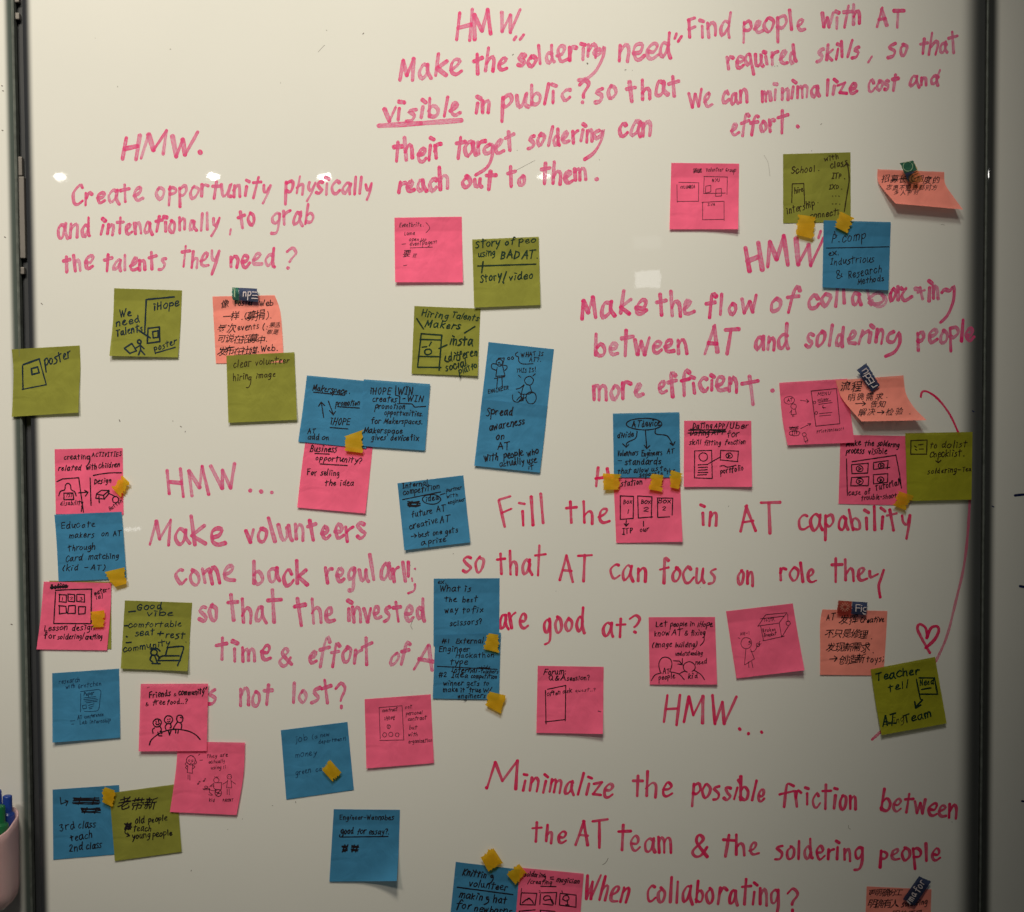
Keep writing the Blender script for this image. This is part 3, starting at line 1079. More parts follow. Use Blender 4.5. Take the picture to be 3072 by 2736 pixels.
note('31', 'blue', [(508, -49), (499, 465)], [(1023, -35), (1006, 487)], 1, .003,
     'blue sticky note reading P.comp with Industrious and Research Methods', 'black', 8,
     [('P.comp', 570, 125, 830, 97, 44), ('ex', 545, 222, 605, 217, 26), ('.', 618, 214, 624, 214, 25), ('Industrious', 560, 292, 893, 270, 31), ('&', 610, 402, 655, 382, 42), ('Research', 697, 397, 948, 347, 36), ('Methods', 770, 442, 968, 412, 26)],
     ['527,163 1010,153', ('592,35 600,75', .9)], corner=.002)
note('01', 'olive', [(875, 472), (866, 720), (838, 990)], [(1395, 488), (1384, 740), (1363, 1002)], 0, .006,
     'olive note reading We need Talents with a person carrying a poster', 'navy', 15,
     [('iHope', 1175, 640, 1370, 607, 36), ('We', 915, 690, 1005, 682, 34), ('need', 888, 765, 1070, 728, 34), ('Talents', 890, 838, 1092, 800, 32), ('poster', 1185, 955, 1350, 897, 28)],
     ['1128,558 1335,538', '1120,560 1110,812', '1065,795 1110,825 1152,852', '1135,780 1222,770 1225,880 1130,895 1135,780', '1170,805 1210,797 1212,848 1175,852 1170,805', 'o 1068,882,14,15', '1075,900 1078,945',
      '1078,942 1060,982', '1078,945 1108,980', '1042,930 1075,908 1105,935', '955,932 1010,895 1045,950 995,970 955,932', ('1195,968 1343,925', .8)])
note('01', 'coral', [(1628, 535), (1655, 1048)], [(2106, 525), (2148, 650), (2166, 850), (2173, 1040)], 0, .0012,
     'coral sticky note of Chinese lines naming Foster Web', 'black', 8,
     [('Foster', 1800, 606, 1940, 600, 26), ('Web', 1990, 610, 2092, 603, 27), ('events', 1820, 795, 1985, 780, 28), ('(:', 2012, 790, 2048, 788, 26), (').', 2040, 700, 2082, 700, 30), ('.(', 1850, 710, 1890, 705, 28), ('.', 2040, 880, 2046, 880, 25), ('.Web', 1978, 960, 2105, 948, 27), ('.', 2122, 950, 2128, 950, 25)],
     chinese=[('像', 1690, 588, 1760, 66), ('一样', 1712, 685, 1835, 70), ('募捐', 1893, 678, 2025, 80), ('每次', 1665, 780, 1812, 70), ('可说在招募中', 1675, 862, 2030, 70), ('发布在社媒', 1675, 950, 1970, 72), ('果活', 2070, 750, 2145, 42), ('都是', 2045, 805, 2140, 42)])
note('01', 'olive', [(1735, 988), (1750, 1503)], [(2256, 962), (2276, 1480)], 1, .004,
     'olive note reading clear volunteer hiring image', 'brown', 8,
     [('clear', 1790, 1082, 1925, 1066, 36), ('volunteer', 1955, 1060, 2215, 1042, 27), ('hirin', 1788, 1182, 1900, 1166, 31), ('image', 1962, 1162, 2110, 1147, 25)], ['~1925,1150 1908,1155 1908,1175 1922,1165 1925,1150 1920,1200 1905,1230 1888,1234'])
note('01', 'olive', [(90, 940), (103, 1100), (98, 1300), (90, 1457)], [(611, 910), (616, 1080), (606, 1260), (601, 1425)], 0, .005,
     'olive note with a drawn sheet and the word poster, stuck across the dark seam', 'navy', 13,
     [('poster', 345, 1072, 540, 1002, 44)],
     [('178,1055 300,1014', 1.3), ('300,1014 355,1210 170,1247', .9), '172,1066 176,1247', ('240,1088 288,1075 298,1120 245,1133 240,1088', 1.2)], power=1.2)
note('11', 'pink', [(1107, -69), (1112, 426)], [(1623, -77), (1632, 426)], 0, .005,
     'bright pink note with tiny writing about an open event page', 'black', 4.8,
     [('Eventbrite', 1145, 2, 1312, -3, 20), ('.', 1325, -4, 1330, -4, 20), ('Luma', 1182, 65, 1262, 62, 18), ('open', 1220, 110, 1292, 108, 17), ('up', 1312, 108, 1352, 107, 16), ('eventpage', 1225, 147, 1396, 132, 19), ('??', 1405, 128, 1432, 125, 13)],
     ['~1350,-32 1372,-5 1375,20 1350,45', '1228,162 1398,157', '1165,135 1195,130', '1178,300 1203,294'], chinese=[('要', 1180, 205, 1228, 56), ('豆', 1240, 222, 1284, 36)])
note('11', 'olive', [(1703, 98), (1718, 620)], [(2213, 77), (2226, 600)], 1, .004,
     'olive note reading Story of people using BAD AT', 'green', 14,
     [('Story', 1730, 162, 1915, 142, 34), ('of', 1950, 140, 2025, 130, 32), ('peo', 2058, 128, 2190, 122, 30), ('using', 1748, 235, 1880, 215, 30), ('BAD', 1920, 246, 2062, 240, 38), ('AT', 2085, 246, 2180, 243, 40), ('.', 2198, 243, 2204, 243, 30), ('Story', 1765, 428, 1925, 400, 36), ('video', 1985, 410, 2165, 395, 34)],
     ['1745,302 2190,288', '1788,268 1775,352', '1965,345 1945,410', ('1940,425 1944,428', 1.2)])
note('11', 'olive', [(1260, 608), (1238, 1127)], [(1767, 628), (1745, 1143)], 0, .003,
     'olive note reading Hiring Talents beside a drawn phone screen', 'green', 14,
     [('Hiring', 1315, 682, 1515, 708, 30), ('Talents', 1545, 695, 1745, 722, 28), ('Makers', 1340, 768, 1610, 785, 36), ('insta', 1530, 902, 1700, 912, 40), ('differen', 1522, 1030, 1742, 985, 34), ('social', 1500, 1108, 1660, 1065, 36), ('platfo', 1605, 1132, 1740, 1082, 28)],
     ['1280,705 1330,785', '1645,815 1725,765', '~1500,995 1495,1025 1520,1035', '1312,820 1470,830 1450,1100', '1312,820 1283,1078 1465,1078', '1305,865 1468,868', '1290,995 1460,998', '1320,925 1355,920', '1390,885 1375,912', 'o 1365,960,27,22', '1450,935 1510,905'])
note('11', 'pink', [(430, 1600), (392, 1880), (361, 2152)], [(945, 1640), (915, 1930), (883, 2198)], 0, .004,
     'pink note reading Business opportunity, its top tucked under two blue notes', 'black', 10,
     [('Business', 460, 1722, 662, 1730, 32), ('opportunity?', 500, 1788, 850, 1812, 26), ('For', 437, 1902, 510, 1903, 30), ('selling', 540, 1902, 682, 1908, 26), ('the', 572, 1985, 655, 1982, 26), ('idea', 690, 1985, 790, 1983, 26)],
     ['497,1738 608,1743', '538,1818 745,1832'])
note('11', 'blue', [(436, 1140), (404, 1400), (369, 1647)], [(955, 1188), (925, 1450), (890, 1700)], 1, .0006,
     'blue note headed Makerspace with two arrows down to iHOPE', 'black', 10,
     [('Makerspace', 480, 1255, 735, 1283, 28), ('.', 760, 1278, 766, 1278, 28), ('promotion', 655, 1372, 835, 1368, 25), ('iHOPE', 615, 1515, 762, 1520, 33), ('AT', 442, 1582, 500, 1582, 23), ('add', 442, 1630, 530, 1632, 27), ('on', 552, 1632, 605, 1633, 25)],
     ['487,1270 725,1292', '565,1462 545,1345', '525,1375 545,1345 572,1372', '600,1335 637,1436', '610,1410 638,1440 655,1415', '672,1380 838,1390', '613,1540 750,1552'])
note('11', 'blue', [(872, 1170), (857, 1420), (842, 1680)], [(1381, 1206), (1361, 1460), (1341, 1716)], 2, .0006,
     'blue note about WIN - WIN promotion opportunities for Makerspaces', 'black', 10,
     [('iHOPE', 918, 1282, 1075, 1286, 33), ('WIN', 1132, 1286, 1240, 1288, 34), ('creates', 938, 1340, 1118, 1344, 27), ('-WIN', 1165, 1338, 1322, 1343, 30), ('promotion', 958, 1395, 1185, 1396, 25), ('opportunities.', 1030, 1440, 1325, 1452, 25), ('for', 930, 1507, 1000, 1507, 26), ('Makerspaces.', 1025, 1508, 1322, 1512, 25), ('Makerspace', 875, 1580, 1165, 1584, 26), ('gives', 930, 1632, 1040, 1632, 24), ('device', 1078, 1636, 1212, 1638, 25), ('fix', 1230, 1636, 1290, 1636, 26)],
     ['1118,1220 1115,1290', '1115,1290 1148,1300 1145,1355 1240,1358 1262,1382 1345,1378'])
note('11', 'blue', [(1828, 884), (1800, 1130), (1768, 1400)], [(2330, 939), (2300, 1200), (2272, 1455)], 0, .0006,
     'blue cartoon note of an engineer asking What is AT?', 'black', 8.5,
     [('ENGINEER', 1825, 1280, 1980, 1245, 19), ('WHAT', 2075, 998, 2192, 990, 21), ('IS', 2212, 990, 2246, 989, 19), ('AT?.', 2140, 1036, 2230, 1033, 20), ('THIS', 2040, 1117, 2120, 1113, 19), ('IS!', 2138, 1113, 2190, 1108, 20)],
     ['o 1912,1042,25,26', '1898,1022 1905,1008 1950,1006 1938,1050', '1900,1042 1915,1038', '~1905,1055 1915,1050 1925,1056', '1895,1080 1885,1148 1955,1140 1938,1065', '~1895,1055 1858,1052 1852,1085 1888,1100', '~1938,1060 1968,1068 1970,1085 1955,1102', '1898,1155 1890,1240', '1930,1150 1935,1235',
      '1875,1162 1952,1150', 'o 1983,1010,9,10', 'o 2012,1008,9,10', '~2052,962 2036,975 2042,992 2060,1000 2062,1030 2090,1052 2168,1050', '2057,1140 2075,1156', '2185,1128 2168,1144', 'o 2138,1180,33,33', '~2100,1212 2088,1250 2080,1290', '2145,1215 2162,1275', 'o 2155,1312,40,46', 'o 2045,1305,34,40,.75',
      '~2040,1245 2070,1235 2100,1212', '2075,1285 2140,1285 2160,1270', '~2045,1330 2075,1300 2095,1330 2060,1335 2110,1310', '2100,1290 2090,1330'])
note('11', 'blue', [(1778, 1322), (1748, 1580), (1718, 1832)], [(2280, 1372), (2252, 1640), (2221, 1885)], 1, .003,
     'blue note reading Spread awareness on AT', 'black', 11,
     [('Spread', 1812, 1447, 2010, 1442, 36), ('awareness', 1835, 1562, 2105, 1510, 33), ('on', 1887, 1632, 1950, 1628, 31), ('AT', 1900, 1706, 1988, 1706, 36), ('With', 1795, 1797, 1900, 1785, 30), ('people', 1945, 1780, 2095, 1752, 32), ('who', 2125, 1760, 2215, 1737, 29), ('actually', 1915, 1842, 2100, 1815, 27), ('use', 2125, 1817, 2196, 1806, 28), ('it', 2133, 1862, 2170, 1856, 24)], power=2.6)
note('21', 'blue', [(865, 1432), (873, 1922)], [(1375, 1422), (1380, 1922)], 1, .0006,
     'blue note with AT device circled and three arrows dropping from it', 'black', 10,
     [('AT', 1010, 1537, 1080, 1532, 31), ('device', 1088, 1535, 1225, 1523, 29), ('divide', 900, 1620, 1020, 1605, 24), ('Volunteers', 900, 1758, 1055, 1750, 24), ('Engineers', 1085, 1758, 1240, 1750, 25), ('AT', 1280, 1738, 1332, 1735, 24), ('-', 900, 1808, 935, 1807, 24), ('standards', 958, 1824, 1230, 1818, 28), ('that', 900, 1892, 1000, 1890, 24), ('allow', 1025, 1886, 1130, 1880, 23), ('us', 1160, 1872, 1208, 1870, 22), ('to', 1228, 1870, 1275, 1868, 22), ('separate', 1070, 1918, 1245, 1900, 20), ('the', 1275, 1895, 1345, 1882, 20)],
     ['o 1105,1513,135,46', '~1050,1568 1040,1620 975,1655 965,1690', '942,1665 965,1692 987,1668', '1115,1565 1126,1697', '1106,1675 1127,1702 1147,1678', '~1190,1550 1195,1590 1280,1605 1326,1672', '1303,1660 1328,1677 1342,1648'])
note('21', 'pink', [(1411, 1487), (1408, 1994)], [(1926, 1488), (1932, 1994)], 0, .004,
     'pink note about a skill fitting app with a drawn phone linked to a box', 'black', 9,
     [('Dating', 1475, 1545, 1625, 1545, 29), ('APP/', 1640, 1545, 1745, 1545, 27), ('Uber', 1762, 1548, 1900, 1543, 28), ('Dating', 1458, 1597, 1600, 1597, 25), ('APP', 1622, 1595, 1725, 1593, 24), ('for', 1742, 1612, 1830, 1608, 28), ('skill', 1450, 1670, 1540, 1668, 24), ('fitting', 1565, 1674, 1690, 1670, 23), ('function', 1725, 1668, 1880, 1665, 23), ('portfolio', 1690, 1897, 1865, 1865, 25)],
     [('1448,1560 1727,1555', 1.2), ('1443,1582 1732,1572', 1.3), ('1460,1552 1720,1566', 1), '1492,1718 1622,1715 1628,1930 1490,1925 1492,1718', 'o 1558,1765,33,32', '1520,1825 1590,1822', '1520,1845 1590,1843', '1520,1865 1588,1862', '1518,1885 1592,1884', '1515,1905 1585,1902', '1692,1715 1828,1720 1820,1800', '1692,1715 1688,1788 1822,1802',
      'o 1757,1755,25,20', '1750,1745 1750,1765 1766,1758 1750,1745', '1597,1815 1690,1765', '~1685,1836 1715,1830 1745,1842 1810,1830'])
note('22', 'pink', [(868, 165), (891, 687)], [(1378, 165), (1400, 678)], 0, .003,
     'pink note headed station with three drawn boxes in a row', 'black', 10,
     [('station', 925, 251, 1088, 236, 26), ('Box', 945, 388, 1010, 385, 21), ('1', 975, 460, 988, 460, 24), ('Box', 1080, 385, 1155, 385, 21), ('2', 1100, 445, 1136, 445, 20), ('Box', 1215, 381, 1305, 381, 22), ('2', 1240, 435, 1270, 435, 20), ('ITP', 940, 622, 1015, 607, 26), ('our', 1073, 600, 1138, 594, 23)],
     ['922,325 1023,332 1020,500', '922,325 922,506 1022,498', '1055,325 1165,332 1160,495', '1057,325 1062,496 1170,488', '1205,340 1325,345 1320,472', '1208,340 1208,490 1298,486', '968,510 966,555', '952,540 966,557 984,538', '1100,520 1100,556'], power=2.8)
note('31', 'pink', [(637, 1595), (630, 1860), (622, 2125)], [(1165, 1605), (1155, 1880), (1145, 2135)], 0, .0006,
     'pink note of four video frames reading Make the soldering process visible', 'black', 9.5,
     [('Make', 680, 1682, 790, 1672, 26), ('the', 820, 1680, 890, 1678, 25), ('soldering', 920, 1678, 1085, 1690, 25), ('process', 680, 1737, 815, 1735, 27), ('visible', 850, 1742, 990, 1737, 26), ('Tutorial', 905, 2022, 1090, 1978, 27), ('case', 700, 2060, 790, 2050, 24), ('of', 822, 2052, 865, 2042, 23), ('trouble-shoot', 795, 2097, 1065, 2077, 22)],
     ['725,1800 1062,1750', '1062,1750 1090,1900 1105,2005', '682,1780 690,2060', '722,1825 850,1812 848,1889 725,1892 722,1825', 'o 785,1855,25,23', ('778,1845 778,1866 796,1856 778,1845', .9), '893,1807 1003,1795 995,1857', '890,1807 890,1860 1015,1845', 'o 950,1832,22,20', ('944,1822 944,1842 962,1832 944,1822', .9),
      '722,1922 855,1917 850,1985 715,1985 722,1922', 'o 785,1952,25,22', ('778,1942 778,1962 796,1954 778,1942', .9), '890,1902 1000,1892 998,1959 890,1972 890,1902', 'o 945,1939,24,20', ('940,1930 940,1950 956,1941 940,1930', .9), '1085,1930 1105,2000'])
note('31', 'pink', [(167, 1196), (192, 1470), (232, 1675)], [(690, 1165), (712, 1400), (745, 1655)], 1, .004,
     'pink note with a drawn MENU and two small figures pointing to it', 'black', 4.8,
     [('AT', 230, 1342, 270, 1338, 16), ('MENU', 462, 1295, 562, 1288, 16), ('scissor', 462, 1338, 545, 1330, 13), ('ITP', 265, 1595, 308, 1590, 16), ('Frictionless!!', 455, 1582, 660, 1558, 15)],
     ['o 245,1330,40,29', '328,1332 395,1338', '375,1322 396,1339 380,1350', 'o 278,1378,20,20', '265,1402 258,1440 300,1437 290,1400', '262,1408 248,1425', '290,1408 298,1422', '270,1445 272,1458', '280,1443 282,1458', ('413,1260 605,1240 632,1510 448,1528 413,1260', 1.3), '470,1346 562,1333', '470,1362 575,1347',
      'o 438,1348,10,10', 'o 452,1428,11,11', '475,1432 572,1422', '475,1450 562,1442', '500,1382 524,1386', '505,1372 500,1382 508,1392', 'o 285,1583,40,20', '333,1548 408,1510', '388,1508 409,1510 400,1526', 'o 360,1593,15,14', '355,1610 360,1645 388,1640 370,1603', '370,1648 372,1660', '380,1646 384,1658'] + scrib(243, 1532, 318, 1555, 6))
note('31', 'coral', [(600, 1178), (640, 1300), (715, 1400), (800, 1493)], [(1120, 1140), (1140, 1280), (1205, 1390), (1298, 1483)], 2, .0115,
     'coral note of Chinese lines with small arrows, curling over the MENU note', 'black', 8,
     [('.', 990, 1312, 996, 1312, 25), ('.', 1165, 1436, 1171, 1436, 25)], ['755,1357 828,1355', '808,1338 830,1355 806,1372', '920,1425 970,1422', '955,1408 972,1422 955,1436'],
     chinese=[('流程', 640, 1225, 795, 78), ('明确需求', 690, 1303, 965, 62), ('告知', 862, 1360, 990, 56), ('解决', 775, 1422, 912, 64), ('检验', 982, 1418, 1130, 62)], power=1.6)
note('31', 'lime', [(1133, 1583), (1150, 2103)], [(1650, 1573), (1642, 2092)], 2, .003,
     'yellow-green note with a to do list checklist', 'brown', 9,
     [('to', 1322, 1697, 1375, 1696, 28), ('do', 1410, 1695, 1480, 1693, 28), ('list', 1500, 1693, 1600, 1690, 30), ('checklist', 1325, 1765, 1560, 1758, 30), ('.', 1580, 1760, 1586, 1760, 30), ('soldering', 1305, 1895, 1525, 1880, 26), ('-', 1530, 1880, 1556, 1880, 22), ('Tea', 1572, 1877, 1636, 1873, 22)],
     [('1178,1640 1300,1635 1298,1743 1175,1745 1178,1640', 1.1), '1205,1680 1218,1690', '1235,1672 1270,1668', '1210,1705 1222,1712', '1240,1705 1275,1702', '1385,1772 1386,1808', '1370,1795 1386,1810 1408,1790'])
note('02', 'pink', [(418, -32), (427, 465)], [(940, -41), (947, 470)], 0, .0006,
     'pink note reading creating ACTIVITIES related with children', 'black', 10.5,
     [('creatin', 490, 47, 655, 42, 25), ('ACTIVITIES', 705, 25, 930, 20, 21), ('related', 445, 130, 620, 128, 26), ('with', 660, 124, 735, 120, 24), ('children', 757, 110, 915, 103, 24), ('TXT', 505, 335, 555, 335, 16), ('disability', 462, 398, 635, 393, 20), ('Design', 722, 236, 850, 222, 24), ('Button', 842, 440, 940, 372, 18)],
     ['~685,20 668,25 668,42 684,38 688,20 686,60 672,90 660,98', '~715,170 780,157 860,150 930,150', '437,217 480,195 605,187 640,450', '692,190 697,398', '~450,325 465,290 495,278 500,245 520,228 540,245 545,278 572,295 583,325', '490,305 560,302 565,355 492,357 490,305', '603,303 672,296', '650,283 675,297 655,326',
      '735,345 740,310 775,283 837,285 830,312 800,350 735,345', '740,312 790,320 836,286', '790,320 800,350', '758,330 760,378', '830,305 875,325', 'o 885,355,23,24', '630,395 622,445'])
note('02', 'blue', [(417, 470), (436, 720), (448, 982)], [(932, 447), (952, 700), (968, 958)], 1, .001,
     'blue note reading Educate makers on AT through card matching', 'black', 8.5,
     [('Educate', 470, 577, 722, 560, 29), ('makers', 528, 648, 718, 641, 27), ('on', 776, 635, 828, 632, 25), ('AT', 867, 632, 928, 630, 25), ('through', 523, 746, 725, 735, 26), ('Card', 500, 830, 632, 818, 28), ('matching', 680, 812, 910, 803, 26), ('(kid', 478, 897, 595, 895, 27), ('-', 640, 890, 675, 888, 27), ('AT)', 695, 893, 805, 892, 27)], sag=.8)
note('02', 'olive', [(378, 976), (340, 1496)], [(852, 984), (853, 1499)], 0, .0005,
     'olive note almost wholly hidden behind the pink Lesson design note', 'brown', 9, [('-', 830, 1200, 848, 1200, 10)])
note('02', 'pink', [(335, 983), (312, 1250), (280, 1502)], [(853, 993), (846, 1220), (820, 1510)], 1, .0012,
     'pink note of a numbered grid reading Lesson design for soldering', 'black', 11,
     [('Notion', 390, 1042, 515, 1030, 26), ('mater-', 722, 1088, 840, 1050, 22), ('ial', 738, 1120, 790, 1108, 21), ('Lesson', 340, 1360, 515, 1352, 26), ('design', 550, 1360, 720, 1350, 26), ('for', 337, 1420, 425, 1418, 27), ('soldering/', 440, 1427, 645, 1418, 23), ('crafting', 655, 1427, 782, 1420, 23), ('1', 472, 1125, 480, 1125, 17), ('2', 536, 1120, 562, 1120, 13), ('3', 610, 1126, 632, 1126, 17)],
     [('388,1025 520,1018', 1.1), ('386,1034 516,1026', 1.1), '~425,1050 515,1045 703,1040', '703,1040 697,1302', '425,1062 412,1305 692,1305', rect(452, 1085, 506, 1137), rect(520, 1083, 572, 1135), rect(588, 1079, 647, 1137), rect(455, 1172, 507, 1227), rect(522, 1170, 578, 1226), rect(599, 1172, 655, 1228)])
note('02', 'olive', [(957, 1127), (925, 1650)], [(1473, 1145), (1437, 1670)], 0, .005,
     'olive note reading Good vibe above a drawn sofa', 'navy', 14.5,
     [('Good', 1047, 1200, 1240, 1188, 30), ('vibe', 1122, 1246, 1325, 1242, 27), ('comfortable', 985, 1335, 1385, 1325, 25), ('seat', 1037, 1400, 1180, 1385, 28), ('+', 1205, 1400, 1252, 1400, 32), ('rest', 1268, 1415, 1410, 1415, 31), ('.', 1422, 1448, 1428, 1448, 28), ('community', 945, 1522, 1300, 1470, 27)],
     ['988,1215 1036,1209', '955,1322 975,1321', '970,1404 975,1406', '968,1452 1005,1448', '~1268,1550 1285,1495 1310,1485 1395,1482 1405,1500 1385,1562', '1250,1552 1372,1552', '1213,1588 1382,1588', '~1250,1552 1225,1565 1212,1588', '1388,1560 1360,1628', 'o 1180,1525,24,22', '~1165,1545 1150,1580 1170,1600', '1185,1550 1205,1605', '1165,1610 1225,1612', '1205,1545 1225,1570', '~1150,1500 1200,1495 1225,1515'])
note('03', 'blue', [(400, -42), (402, 490)], [(912, -77), (918, 180), (920, 452)], 0, .005,
     'blue note in thin pen about research, with a drawn Paper page', 'thin', 5,
     [('research', 450, 38, 610, 22, 21), ('with', 505, 77, 575, 68, 18), ('Gretchen', 597, 75, 775, 50, 21), ('Paper', 642, 130, 720, 122, 17), ('AT', 595, 312, 630, 308, 20), ('conference', 647, 305, 792, 285, 17), ('Lab', 612, 349, 665, 345, 19), ('internship', 690, 345, 845, 330, 18)],
     ['615,255 620,115', '~615,98 690,90 768,88 766,160 760,220 745,245 700,252 648,250', '645,148 735,138', '640,160 738,150', '650,172 748,160', '660,185 745,172', '632,205 660,200 662,228 635,230 632,205', '678,205 720,192', '680,220 715,210', '683,232 705,225', '540,325 572,322', '548,350 565,347'])
note('03', 'pink', [(1362, 480), (1348, 700), (1302, 1022)], [(1878, 490), (1866, 740), (1813, 1045)], 2, .002,
     'pink note of a wheelchair user, they are actually using', 'black', 4.8,
     [('they', 1585, 606, 1662, 602, 17), ('are', 1685, 600, 1745, 594, 18), ('actually', 1598, 650, 1722, 641, 16), ('using', 1615, 695, 1695, 690, 16), ('!!', 1708, 688, 1732, 684, 13), ('kid', 1603, 942, 1642, 942, 16), ('PARENT', 1708, 943, 1786, 941, 14)],
     ['1532,625 1553,624', '1528,578 1522,588', ('o 1463,625,33,35', 1.2), 'o 1450,628,6,7', 'o 1474,630,6,7', '~1455,655 1464,646 1474,655', '~1430,640 1420,655 1432,668', '~1500,628 1506,645 1492,658', '1440,665 1435,722 1475,725 1475,665', '~1437,668 1422,680 1436,695', '~1478,668 1495,672 1480,690', '1442,735 1440,770', '1455,738 1455,778', 'o 1518,806,6,5', '1524,804 1526,786 1536,792', 'o 1562,784,6,5', '1568,782 1570,764 1578,770',
      'o 1658,778,20,20', '1650,757 1646,750', '1658,756 1660,748', '1668,758 1672,750', '1640,802 1610,825 1640,822', '~1640,800 1640,840 1660,850', '1650,850 1695,850 1697,797 1672,798', ('o 1673,876,25,26', 1.2), '1650,868 1696,884', '1658,896 1688,856', 'o 1673,876,6,6', '~1608,845 1605,870 1630,890 1600,890', '~1600,850 1640,858 1660,850', 'o 1580,830,12,8', '1555,845 1560,852 1602,850 1606,842 1555,845',
      'o 1758,752,18,17', '1745,775 1735,835 1777,835 1770,775', '1745,785 1708,808', '1770,780 1803,808', '1742,845 1740,888', '1757,845 1757,890', '1750,748 1752,750', '1765,748 1767,750'])
note('03', 'pink', [(1078, 40), (1062, 557)], [(1596, 38), (1584, 555)], 3, .003,
     'pink note of three smiling people reading Friends & community', 'black', 11.5,
     [('"', 1128, 88, 1148, 86, 14), ('Friends', 1145, 148, 1305, 130, 28), ('&', 1330, 132, 1353, 130, 16), ('community', 1370, 126, 1562, 116, 26), ('&', 1115, 207, 1138, 205, 19), ('free', 1170, 200, 1265, 195, 26), ('food..?', 1280, 197, 1432, 190, 24)],
     ['1565,68 1560,82', '1585,64 1578,80', 'o 1205,338,31,31', '1195,326 1196,334', '1214,322 1215,332', '~1195,345 1208,354 1220,342', '~1185,378 1170,392 1172,418', '~1228,370 1236,390 1226,405', 'o 1292,315,31,31', '1285,310 1287,313', '1302,308 1303,312', '~1285,328 1294,334 1302,326', '~1280,345 1266,365 1272,390', '~1305,345 1312,370 1302,380', 'o 1378,308,24,29', '1382,298 1390,300',
      '~1358,335 1340,360 1325,390', '~1385,335 1395,360 1388,382', '~1145,508 1165,465 1240,410 1340,388 1440,402 1500,430 1535,467', '1210,410 1218,438 1240,438', '1236,400 1240,420', '1290,395 1300,432 1310,400', '1345,392 1346,418', '1368,390 1362,418'])
note('03', 'blue', [(403, 850), (408, 1388)], [(912, 815), (935, 1342)], 0, .0006,
     'blue note reading 3rd class teach 2nd class below crossed-out words', 'black', 9.5,
     [('3rd', 460, 1168, 575, 1145, 33), ('class', 600, 1146, 728, 1140, 34), ('teach', 542, 1245, 705, 1218, 32), ('2nd', 530, 1325, 635, 1310, 34), ('class', 660, 1310, 772, 1296, 33)],
     ['462,910 468,962 520,940', '498,930 522,940 505,972'] + [(q, 1.1) for q in scrib(555, 910, 768, 965, 9) + scrib(618, 988, 772, 1030, 7)])
note('03', 'olive', [(838, 877), (880, 1398)], [(1352, 808), (1393, 1327)], 1, .001,
     'olive note reading old people teach young people', 'black', 9.5,
     [('old', 1035, 1110, 1105, 1104, 29), ('people', 1137, 1103, 1278, 1085, 27), ('teach', 1020, 1168, 1158, 1165, 27), ('young', 1012, 1228, 1150, 1215, 28), ('people', 1170, 1215, 1320, 1198, 27)],
     ['~965,1150 956,1180 975,1195 992,1202', '975,1182 993,1203 972,1210'] + [(q, 1.6) for q in scrib(953, 1108, 1005, 1155, 8)], chinese=[('老带新', 905, 955, 1205, 105, .012)])
note('13', 'blue', [(236, 395), (278, 926)], [(747, 331), (796, 852)], 0, .0008,
     'blue note in thin pen reading job money green card', 'thin', 5,
     [('job', 350, 487, 440, 470, 30), ('(a', 475, 462, 515, 455, 20), ('new', 540, 448, 605, 438, 19), ('department)', 525, 497, 737, 470, 17), ('money', 347, 607, 508, 582, 26), ('green', 350, 740, 465, 717, 25), ('ca', 505, 715, 550, 705, 21)])
note('13', 'pink', [(878, 157), (892, 688)], [(1385, 120), (1410, 647)], 0, .004,
     'pink note with a drawn contract page and tiny writing beside it', 'black', 4.8,
     [('contract', 1013, 255, 1130, 245, 17), ('iHOPE', 1030, 319, 1110, 312, 17), ('not', 1190, 231, 1240, 225, 16), ('personal', 1195, 280, 1320, 270, 18), ('contract', 1210, 322, 1350, 311, 17), ('but', 1220, 390, 1278, 388, 18), ('with', 1212, 440, 1282, 440, 18), ('organization', 1215, 495, 1395, 483, 17)],
     ['1000,462 990,222 1165,207 1180,465', '995,474 1182,469', 'o 1063,368,13,16', '1063,355 1064,382', 'o 1032,430,15,16', 'o 1080,427,16,17', 'o 1128,430,14,15'])
note('12', 'blue', [(1408, 960), (1406, 1476)], [(1913, 957), (1910, 1475)], 0, .0006,
     'blue note asking What is the best way to fix scissors', 'black', 9,
     [('ex', 1437, 1000, 1485, 997, 21), ('.', 1498, 995, 1504, 995, 21), ('What', 1455, 1060, 1610, 1054, 29), ('is', 1642, 1058, 1690, 1055, 28), ('the', 1492, 1136, 1580, 1136, 25), ('best', 1627, 1140, 1740, 1137, 26), ('way', 1492, 1222, 1590, 1214, 27), ('to', 1627, 1220, 1682, 1218, 25), ('fix', 1702, 1220, 1788, 1216, 27), ('scissors?', 1533, 1325, 1775, 1305, 27)])
